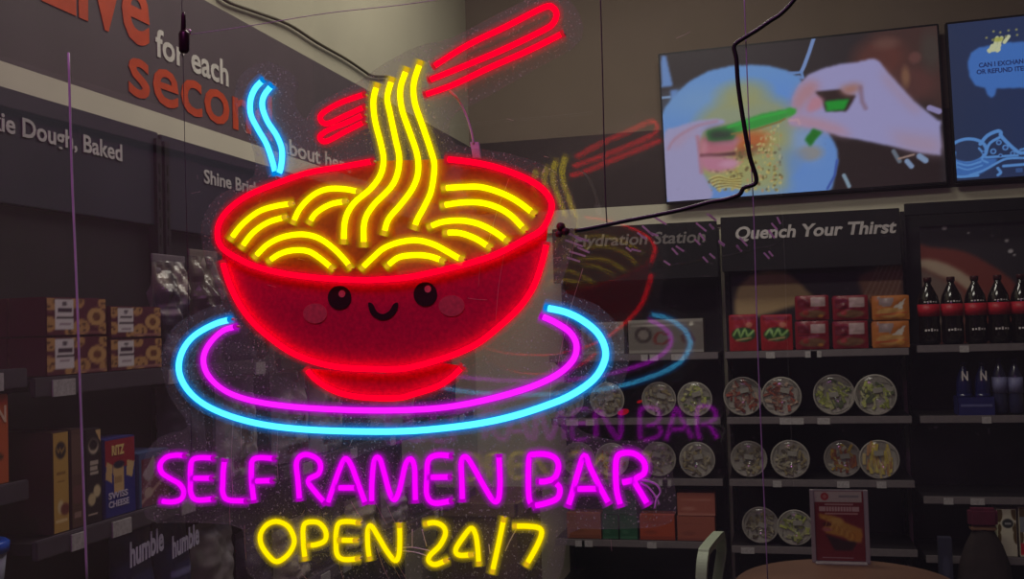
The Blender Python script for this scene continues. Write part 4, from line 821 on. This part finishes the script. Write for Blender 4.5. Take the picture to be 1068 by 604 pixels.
# small red cartons behind the bowls
def boxB(x0, x1, yt, z, col, paint, label, name='snack_carton', Y=YF + .02, d=.12, n=26, cat='carton', group=None, ym=None, puff=0):
    ym = ym or (yt + 20); a, b = onY(x0, ym, Y)[0], onY(x1, ym, Y)[0]; h = onY((x0 + x1) / 2, yt, Y)[2] - z
    return carton(name, ((a + b) / 2, Y, z), 0, b - a - .003, d, h, col, paint, label, cat, group, n, None, puff)
# ---- packs on the quench unit's top shelf
zt0 = 1.335
def p_red(c): c.rect(0, 1, 0, 1, (160, 34, 40)); c.ell(.5, .45, .42, .2, (40, 80, 40)); c.line([(.15, .45), (.3, .6), (.4, .4), (.55, .6), (.65, .42), (.85, .55)], .07, (150, 190, 110), sm=3); c.line([(.25, .3), (.75, .36)], .05, (190, 160, 110)); c.rect(.05, .95, .85, .95, (130, 24, 34)); c.ell(.7, .72, .12, .08, (200, 120, 100))
def p_red2(s): return lambda c: (c.rect(0, 1, 0, 1, (128, 26, 40)), c.rect(.45, .9, .55, .9, (176, 150, 150)), c.rect(.08, .4, .55, .85, (104, 22, 36)), c.ell(.5, .25, .4, .16, (120, 84, 60)), c.ell(.3, .3, .1, .1, (160, 60, 56)), c.line([(.1, .5), (.9, .48)], .05, (90, 20, 30)), c.ell(.75, .15, .08, .06, (190, 130, 60)) if s else None)
def p_or2(c): c.rect(0, 1, 0, 1, (176, 104, 44)); c.poly([(.15, .95), (.6, .9), (.5, .55), (.2, .6)], (150, 130, 130)); c.ell(.5, .3, .4, .2, (196, 148, 84)); c.poly([(.55, .5), (.9, .85), (.8, .45)], (206, 196, 186)); c.line([(.1, .2), (.9, .3)], .06, (190, 70, 40)); c.ell(.75, .2, .12, .1, (214, 150, 70))
for i, (x0, x1) in enumerate(((760, 791), (793, 827))): boxB(x0, x1, 328, zt0, (150, 32, 40), p_red, f"red noodle pack with green script, {'left' if i == 0 else 'right'} of two on the quench unit's top shelf", 'noodle_pack', cat='noodle pack', group='red noodle packs with green script', ym=345, puff=.008)
for i, (x0, x1, cl_, pf, nm) in enumerate(((829, 865, (124, 26, 40), p_red2(1), 'dark red noodle pack, left stack'), (868, 906, (124, 26, 40), p_red2(0), 'dark red noodle pack, middle stack'), (909, 949, (170, 100, 44), p_or2, 'orange noodle pack, right stack'))):
    a = boxB(x0, x1, 334.5, zt0, cl_, pf, nm + ' on the quench unit, lower', 'noodle_pack', cat='noodle pack', group='stacked noodle packs under the quench heading', ym=347, puff=.009)
    h = onY((x0 + x1) / 2, 334.5, YF + .02)[2] - zt0
    boxB(x0, x1, 308, zt0 + h + .0015, cl_, pf, nm + ' on the quench unit, upper', 'noodle_pack', cat='noodle pack', group='stacked noodle packs under the quench heading', ym=320, puff=.009)
# clear packs on the hydration unit's top shelf
def p_clear(c): c.rect(0, 1, 0, 1, (118, 112, 106)); c.rect(0, 1, .9, 1, (150, 146, 140)); c.rect(0, 1, 0, .08, (150, 146, 140)); c.ell(.2, .55, .12, .25, (66, 58, 56)); c.ell(.2, .55, .07, .15, (130, 122, 116)); c.line([(.52, .55), (.4, .6), (.35, .35), (.45, .25), (.55, .4)], .05, (120, 58, 52), sm=3); c.line([(.75, .3), (.72, .5), (.82, .6), (.88, .35)], .04, (96, 60, 56)); c.line([(.05, .85), (.95, .8)], .03, (176, 172, 164)); c.ell(.85, .85, .03, .05, (220, 216, 206))
boxB(606, 651, 336, 1.335, (118, 112, 108), p_clear, 'clear plastic food tray pack, left of the pair under hydration', 'food_pack', cat='food pack', group='clear food packs', ym=350)
boxB(655, 734, 333, 1.335, (118, 112, 108), p_clear, 'long clear plastic food tray pack, right of the pair under hydration', 'food_pack', cat='food pack', group='clear food packs', ym=350, n=44)
# cartons on the hydration unit's lowest shelf
def p_bx(c1, c2): return lambda c: (c.rect(0, 1, 0, 1, c1), c.rect(0, 1, 0, .12, c2), c.ell(.3, .3, .2, .08, c2), c.line([(.1, .7), (.9, .72)], .03, c2))
zl = .385
for x0, x1, yt, c1, c2, lab in ((591, 627, 535, (150, 86, 62), (132, 74, 54), 'tan-orange carton on the lowest hydration shelf, left of the green ones'), (628, 645, 537, (34, 84, 58), (52, 100, 74), 'narrow green carton beside the tan-orange carton'), (646, 665, 537, (36, 88, 62), (58, 108, 80), 'green carton beside the bright orange carton'),
                                (667, 704, 537, (176, 74, 44), (150, 62, 40), 'bright orange carton on the lowest hydration shelf'), (706, 746, 538.5, (160, 88, 70), (142, 76, 62), 'pinkish-brown carton, lower of the pair above the chair back')):
    boxB(x0, x1, yt, zl, c1, p_bx(c1, c2), lab, group='cartons on the lowest hydration shelf', ym=550)
hh = onY(726, 538.5, YF + .02)[2] - zl; boxB(706, 746, 514.5, zl + hh + .0015, (164, 92, 76), p_bx((164, 92, 76), (186, 120, 104)), 'pinkish-brown carton, upper of the pair above the chair back', group='cartons on the lowest hydration shelf', ym=526)
hh = onY(646, 537, YF + .02)[2] - zl; boxB(628, 664, 512, zl + hh + .0015, (36, 76, 60), p_bx((36, 76, 60), (48, 88, 70)), 'wide dark green carton lying across the two green cartons', group='cartons on the lowest hydration shelf', ym=524)
# ---- bottles on the right unit
colam = mat('dark_cola_liquid', (.006, .003, .003), .12, var=.1, spec=.6); redl = mat('red_bottle_label', lin((170, 28, 44)), .45, var=.08, scale=20); whl = mat('white_bottle_script', lin((214, 206, 206)), .5); capk = mat('dark_bottle_cap', lin((60, 20, 24)), .4)
def rings(prof, seg=20): return prof
def bottle(name, px, Y, z, w, h, body, label_m, capm, label, grp, lab0, lab1, script=True, txtm=None):
    p = onY(px, 400, Y); u = empty(name, (p[0], Y + w / 2, z), label, 'bottle', grp); r = w / 2
    mb = MB(); mb.lathe([(0, .002), (r * .8, 0), (r, .012), (r, h * .28), (r * .93, h * .34), (r, h * .42), (r * 1., h * .6), (r * .86, h * .72), (r * .5, h * .84), (r * .30, h * .9), (r * .29, h * .94), (0, h * .94)], 24); mb.build('bottle_body', body, u)
    mb = MB(); mb.lathe([(r * 1.0, h * lab0), (r * 1.015, h * lab0), (r * 1.015, h * lab1), (r * 1.0, h * lab1)], 24); mb.build('label_band', label_m, u)
    mb = MB(); mb.lathe([(0, h * .93), (r * .36, h * .93), (r * .38, h * .99), (r * .34, h), (0, h)], 16); mb.build('cap', capm, u)
    if script:
        mb = MB(); 
        for zz_, hh_ in ((h * .625, h * .018), (h * .2, h * .03)):
            for k in range(5):
                a = -PI / 2 + (k - 2) * .26; a2 = a + .16; rr_ = r * 1.03 if zz_ < h * .5 else r * 1.0
                b_ = zz_ + (.2 * hh_ if k % 2 else 0); t2_ = zz_ + hh_ * (1.4 if k == 2 else 1)
                mb.prism([(rr_ * math.cos(a), rr_ * math.sin(a), b_), (rr_ * math.cos(a2), rr_ * math.sin(a2), b_), (rr_ * math.cos(a2), rr_ * math.sin(a2), t2_), (rr_ * math.cos(a), rr_ * math.sin(a), t2_)], (0, .003, 0))
        mb.build('label_script', whl, u)
    return u
Yc = YF + .03; zc3 = 1.345
hc = onY(998, 288, Yc)[2] - zc3
for i, px in enumerate((973.5, 998, 1023, 1047.5, 1072)):
    bottle('cola_bottle', px, Yc, zc3, .102, hc, colam, redl, capk, f"large cola bottle with a red band, {ORD[i]} from left in its row" if i < 4 else 'large cola bottle with a red band, cut by the right edge', 'cola bottles on the right unit', .42, .60)
zw = 1.008; hw = onY(1030, 374, Yc)[2] - zw
bluem = mat('dark_blue_bottle', lin((22, 26, 78)), .25, spec=.6); capb = mat('navy_bottle_cap', lin((24, 22, 56)), .4); wl = mat('pale_water_label', lin((112, 112, 150)), .5); clearb = mat('smoky_water_bottle', lin((40, 40, 70)), .2, spec=.6)
for i, px in enumerate((1006.5, 1026)):
    u = bottle('water_bottle', px, Yc + .02, zw, .072, hw * .93, bluem, bluem, capb, f"slim dark blue bottle in the blue tray, {'left' if i == 0 else 'right'} one", 'bottles on the second right shelf', .3, .4, False)
    mb = MB(); h = hw * .93
    letters(mb, 'N', (-.014, -.0395, h * .66), (.014, -.0395, h * .66), (0, 0, .045), .03, thick=(0, -.001, 0)); mb.build('print_lettering', whl, u, recalc=False)
for i, px in enumerate((1044, 1060.5)):
    bottle('water_bottle', px, Yc + .02, zw, .068, hw * (1. if i == 0 else .99), clearb, wl, capb, f"water bottle with a pale label, {'left' if i == 0 else 'right'} one near the right edge", 'bottles on the second right shelf', .38, .66, False)
a, b = onY(999, 420, YF + .012)[0], onY(1038, 420, YF + .012)[0]
tr = empty('bottle_tray', ((a + b) / 2, YF + .014, zw), 'low blue printed tray holding the two slim blue bottles', 'tray'); mb = MB(); W_ = (b - a) / 2
mb.box(-W_, W_, 0, .003, 0, .085); mb.box(-W_, W_, .127, .13, 0, .085); mb.box(-W_, -W_ + .002, 0, .13, 0, .085); mb.box(W_ - .002, W_, 0, .13, 0, .085); mb.build('tray_walls', mat('blue_card_tray', lin((34, 36, 96)), .5), tr)
mb = MB(); letters(mb, 'WATER', (-W_ * .8, -.0002, .03), (W_ * .8, -.0002, .03), (0, 0, .02), .0, thick=(0, -.001, 0)) if False else mb.box(-W_ * .85, W_ * .85, -.001, 0, .04, .052); mb.build('tray_stripe', mat('pale_blue_print', lin((90, 92, 140)), .5), tr)
# cow-spotted carton + red thing on the lowest right shelf
def p_cow(c): c.rect(0, 1, 0, 1, (206, 200, 178)); [c.ell(x, y, r, r * .9, (92, 72, 40), .03) for x, y, r in ((.08, .9, .2), (.95, .95, .2), (.02, .4, .16), (1, .42, .18), (.1, .6, .1), (.9, .62, .12))]; c.ell(.55, .72, .36, .13, (206, 200, 180)); c.ell(.55, .7, .3, .1, (48, 50, 52)); c.rect(.38, .72, .68, .72, (150, 150, 150))
zq = .345
boxB(1040, 1061, 531, zq, (190, 184, 160), p_cow, 'cream carton with brown patches and a dark oval, on the lowest right shelf', ym=555, n=36, group='cream cartons on the lowest right shelf')
boxB(1063, 1086, 529, zq, (190, 184, 160), lambda c: (p_cow(c), c.ell(.1, .15, .3, .12, (190, 30, 44)), c.rect(0, .5, .5, .8, (120, 124, 132))), 'cream carton with a red spot, cut off by the right edge', ym=555, n=36, group='cream cartons on the lowest right shelf')
# dark slumped sack with maroon neck in front of the right unit, and a slim grey-blue pack beside it
Yk = 5.18; x_a, x_b = onY(1002, 590, Yk)[0], onY(1052, 590, Yk)[0]; ztop = onY(1026, 552, Yk)[2]
sk = empty('slumped_bag', ((x_a + x_b) / 2, Yk - .06, .131), 'dark slumped bag with a maroon neck at the lower right', 'bag')
mb = MB(); wb = (x_b - x_a) / 2; hb = ztop - .13; prof = [(.0, .0), (1.12, .0), (1.2, .25), (1.05, .55), (.82, .8), (.5, .96), (.42, 1.0)]
vs = []; seg = 28
for r_i, h_i in prof:
    for k in range(seg):
        a = 2 * PI * k / seg; q_ = 1 + .12 * noise.noise(Vector((math.cos(a) * 2, math.sin(a) * 2, h_i * 4)))
        vs.append((r_i * wb * math.cos(a) * q_, .06 + .8 * .06 * r_i * math.sin(a) * q_, hb * h_i))
mb.add(vs, [(i * seg + k, i * seg + (k + 1) % seg, (i + 1) * seg + (k + 1) % seg, (i + 1) * seg + k) for i in range(len(prof) - 1) for k in range(seg)] + [tuple(range((len(prof) - 1) * seg, len(prof) * seg))], 0, True)
mb.build('bag_body', mat('dark_brown_cloth', lin((46, 36, 36)), .8, var=.2, scale=14, bump=.5), sk)
zm = onY(1026, 530, Yk)[2] - .13
mb = MB(); mb.box(-.062, .062, .03, .09, hb * 1.0 + .012, zm); mb.build('bag_neck', mat('maroon_cloth', lin((88, 24, 48)), .7, var=.2), sk, bevel=.012)
mb = MB(); mb.box(-.056, .056, .034, .086, hb * .985, hb * 1.0 + .016); mb.build('neck_band', mat('tan_band', lin((120, 86, 66)), .7), sk, bevel=.006)
x_a, x_b = onY(979, 590, Yk)[0], onY(993, 590, Yk)[0]
carton('slim_pack', ((x_a + x_b) / 2, Yk - .03, .131), 0, x_b - x_a, .05, onY(990, 560, Yk)[2] - .131, (54, 54, 72), lambda c: (c.rect(0, 1, 0, 1, (50, 50, 70)), c.ell(.5, .6, .3, .15, (66, 66, 90))), 'slim dim blue-grey pack standing left of the slumped bag', 'pack')
# red round shelf markers
redm = mat('red_shelf_marker', (.9, .006, .02), .4)
for (px, py, r, lab) in ((650, 430, .03, 'bright red oval marker on the shelf edge below the bowls'), (667, 419, .014, 'tiny red marker just above the larger red oval')):
    p = onY(px, py, YF - .012); mb = MB(); n_ = 20; tl = .25
    mb.prism([(p[0] + r * math.cos(2 * PI * k / n_) * math.cos(tl) - r * .5 * math.sin(2 * PI * k / n_) * math.sin(tl), YF - .012, p[2] + r * math.cos(2 * PI * k / n_) * math.sin(tl) + r * .5 * math.sin(2 * PI * k / n_) * math.cos(tl)) for k in range(n_)], (0, .010, 0))
    tag(mb.build('shelf_marker', redm, None, p), lab, 'marker', 'red markers by the bowls')
# ================================================================ TABLE, POSTER STAND, CHAIR
TZ = .75; far = onZ(876, 583, TZ); tc_ = np.array((far[0], far[1] - .30, 0))
tb = empty('cafe_table', tc_, 'round brown cafe table in the bottom right corner holding the food poster', 'table')
wood = mat('brown_laminate_wood', lin((98, 68, 52)), .45, var=.12, scale=6); mb = MB(); mb.lathe([(0, TZ - .03), (.29, TZ - .03), (.305, TZ - .02), (.305, TZ - .005), (.298, TZ), (0, TZ)], 64); mb.build('tabletop', wood, tb, bevel=0)
mb = MB(); mb.lathe([(.03, .03), (.03, TZ - .03)], 16); mb.build('pedestal', dk, tb); mb = MB(); mb.lathe([(0, 0), (.21, 0), (.21, .012), (.04, .035), (0, .035)], 32); mb.build('base_plate', dk, tb)
Yp = far[1] - .055; pa, pb = onY(847, 584, Yp), onY(908, 588, Yp); ph = onY(877, 511, Yp)[2] - TZ; pw = (pb[0] - pa[0])
ps = empty('poster_stand', ((pa[0] + pb[0]) / 2, Yp, TZ), 'clear upright stand with a red noodle poster on the cafe table', 'poster stand')
mb = MB(); mb.box(-pw / 2, -pw / 2 + .012, -.005, .006, 0, ph); mb.box(pw / 2 - .012, pw / 2, -.005, .006, 0, ph); mb.box(-pw / 2, pw / 2, .003, .007, 0.0, ph)
mb.build('clear_frame', mat('frosted_acrylic_frame', lin((150, 142, 144)), .3, var=.05), ps, bevel=.001)
mb = MB(); mb.box(-pw / 2 + .01, pw / 2 - .01, -.03, .05, 0, .004); mb.build('stand_foot', MATS['frosted_acrylic_frame'], ps, bevel=.001)
zpz = Z(835, 500, 6.706)
c = Cv(0, 1, 0, 1, 70, 92, (128, 30, 38)); U = lambda x, y: ((x - 95) / 350., 1 - (y - 80) / 480.)
def PU(pts): return [U(*p) for p in pts]
c.poly(PU([(95, 80), (430, 80), (430, 155), (95, 155)]), (196, 188, 176)); c.ell(*U(170, 118), .08, .055, (176, 40, 44)); c.ell(*U(170, 118), .045, .03, (196, 120, 110)); c.rect(U(270, 0)[0], U(410, 0)[0], U(0, 125)[1], U(0, 108)[1], (150, 148, 146))
c.rect(U(130, 0)[0], U(410, 0)[0], U(0, 218)[1], U(0, 190)[1], (208, 178, 170)); c.rect(U(170, 0)[0], U(370, 0)[0], U(0, 178)[1], U(0, 165)[1], (190, 150, 144)); c.rect(U(170, 0)[0], U(400, 0)[0], U(0, 240)[1], U(0, 230)[1], (200, 150, 140))
for k in range(14): c.rect(U(136 + k * 20, 0)[0], U(139 + k * 20, 0)[0], U(0, 220)[1], U(0, 188)[1], (150, 40, 46))
c.poly(PU([(120, 235), (230, 250), (300, 290), (430, 340), (420, 430), (350, 440), (300, 400), (170, 370), (150, 330), (230, 300), (130, 270)]), (206, 156, 60), .015); c.ell(*U(250, 290), .14, .06, (222, 180, 84), .04); c.ell(*U(380, 385), .14, .07, (214, 150, 44), .03); c.ell(*U(180, 345), .1, .03, (196, 120, 110), .02)
c.ell(*U(180, 310), .09, .03, (90, 30, 26), .02); c.poly(PU([(170, 380), (300, 420), (390, 430), (350, 490), (230, 490)]), (52, 24, 30), .015); c.poly(PU([(110, 500), (430, 500), (430, 560), (110, 560)]), (128, 28, 38), .02); c.rect(U(140, 0)[0], U(360, 0)[0], U(0, 543)[1], U(0, 535)[1], (186, 150, 150))
c.C *= .9
for k in range(12):
    x_, y_ = 150 + k * 18, 262 + k * 9
    c.line([U(x_, y_), U(x_ + 30, y_ + 24), U(x_ + 20, y_ + 60)], .012, [(226, 184, 90), (150, 96, 40)][k % 2], .01, .8, sm=3)
c.mesh('poster_print', lambda x, z: ((x - .5) * (pw - .026), -.0005 + .002, .006 + z * (ph - .01)), prs, ps)
# chair
chw = mat('pale_green_white_plastic', lin((150, 160, 138)), .5, var=.05); Yh = 3.12
top = onY(724, 555, Yh); ch = empty('cafe_chair', (top[0] + .045, Yh, 0), 'pale plastic chair whose looped back rises beside the cafe table', 'chair'); ch.rotation_euler = (0, 0, 1.48)
zt_h = top[2] - .028
loop = []
for k in range(25):
    a = PI * k / 24; loop.append((-.20 * math.cos(a) if True else 0, 0, 0))
pts = [(-.205, .10, .45), (-.20, .035, .60), (-.195, .0, zt_h - .09)] + [(-.195 + .09 * (1 - math.cos(a)), -.004, zt_h - .09 + .09 * math.sin(a)) for a in (PI / 8, PI / 4, 3 * PI / 8, PI / 2)] + [(.105 + .09 * math.sin(a), -.004, zt_h - .09 + .09 * math.cos(a)) for a in (PI / 8, PI / 4, 3 * PI / 8)] + [(.195, 0, zt_h - .09), (.20, .035, .60), (.205, .10, .45)]
def band3(mb, pts, w, t):
    """flat bent band: section t in the plane of the loop, w across it (local y)"""
    P = smooth_path([(p[0], p[1], p[2]) for p in pts], 4); n = len(P); vs = []
    for i in range(n):
        a = P[max(i - 1, 0)]; b = P[min(i + 1, n - 1)]; tt = (b - a); tt /= np.linalg.norm(tt); yv = np.array((0, 1., 0)); yv -= tt * yv.dot(tt); yv /= np.linalg.norm(yv); nn = np.cross(tt, yv)
        for sy, sn in ((-1, -1), (1, -1), (1, 1), (-1, 1)): vs.append(P[i] + sy * yv * w / 2 + sn * nn * t / 2)
    fs = [(i * 4 + k, i * 4 + (k + 1) % 4, (i + 1) * 4 + (k + 1) % 4, (i + 1) * 4 + k) for i in range(n - 1) for k in range(4)] + [(3, 2, 1, 0), (n * 4 - 4, n * 4 - 3, n * 4 - 2, n * 4 - 1)]
    mb.add(vs, fs, 0, False)
mb = MB(); band3(mb, pts, .030, .02); mb.build('backrest_frame', chw, ch, bevel=.004)
mb = MB(); mb.box(-.2, .2, .10, .50, .435, .46); mb.build('seat', chw, ch, bevel=.01)
for sx in (-1, 1):
    for y_, y2 in ((.13, .10), (.46, .50)):
        mb = MB(); mb.tube([(sx * .18, y_, .435), (sx * .2, y2, 0)], [.017, .013], 10); mb.build('leg', chw, ch, recalc=False)
# brown crate stack filling the gap between the left shelving and the back units
cr = lin((92, 66, 54))
k0 = onZ(530, 604, .30)
st_ = empty('display_bin', (-1.45, 5.0, 0), 'dim brown display bin in the gap left of the back shelving', 'bin'); mb = MB(); mb.box(-.18, .22, -.25, .25, 0, .60); mb.build('bin_body', mat('brown_card_bin', cr, .7, var=.2, scale=9), st_, bevel=.004)
mb = MB(); mb.box(-.19, .23, -.26, -.245, .60, .66); mb.box(-.19, .23, .245, .26, .60, .66); mb.box(-.19, -.175, -.26, .26, .60, .66); mb.box(.215, .23, -.26, .26, .60, .66); mb.build('bin_rim', mat('tan_card_edge', lin((120, 96, 78)), .7), st_)
# ================================================================ LIGHTS
def area(name, loc, rot, sx, sy, power, col):
    l = bpy.data.lights.new(name, 'AREA'); l.shape = 'RECTANGLE'; l.size = sx; l.size_y = sy; l.energy = power; l.color = col
    o = bpy.data.objects.new(name, l); COL.objects.link(o); o.location = loc; o.rotation_euler = rot; return o
area('ceiling_panel_light', (-.7, 4.2, 3.85), (0, 0, 0), 1.4, .5, 30, (1, .94, .80))
area('ceiling_panel_light', (-.4, 2.7, 3.85), (0, 0, 0), 1.4, .5, 30, (1, .94, .80))
area('sign_fill_light', (-.35, -.1, 3.0), (math.radians(25), 0, 0), .5, .3, 8.5, (.95, .3, .95))  # unseen fill, added to brighten the sign's front and tint the haze violet
w = bpy.data.worlds.new('night'); S.world = w; w.use_nodes = True; w.node_tree.nodes['Background'].inputs[0].default_value = (.5, .45, .6, 1); w.node_tree.nodes['Background'].inputs[1].default_value = .03
S.view_settings.view_transform = 'Standard'; S.view_settings.look = 'None'; S.view_settings.gamma = 1; S.view_settings.exposure = 0
S.view_settings.use_curve_mapping = False
S.cycles.transparent_max_bounces = 24; S.cycles.max_bounces = 8; S.cycles.use_denoising = True; S.cycles.sample_clamp_indirect = 4
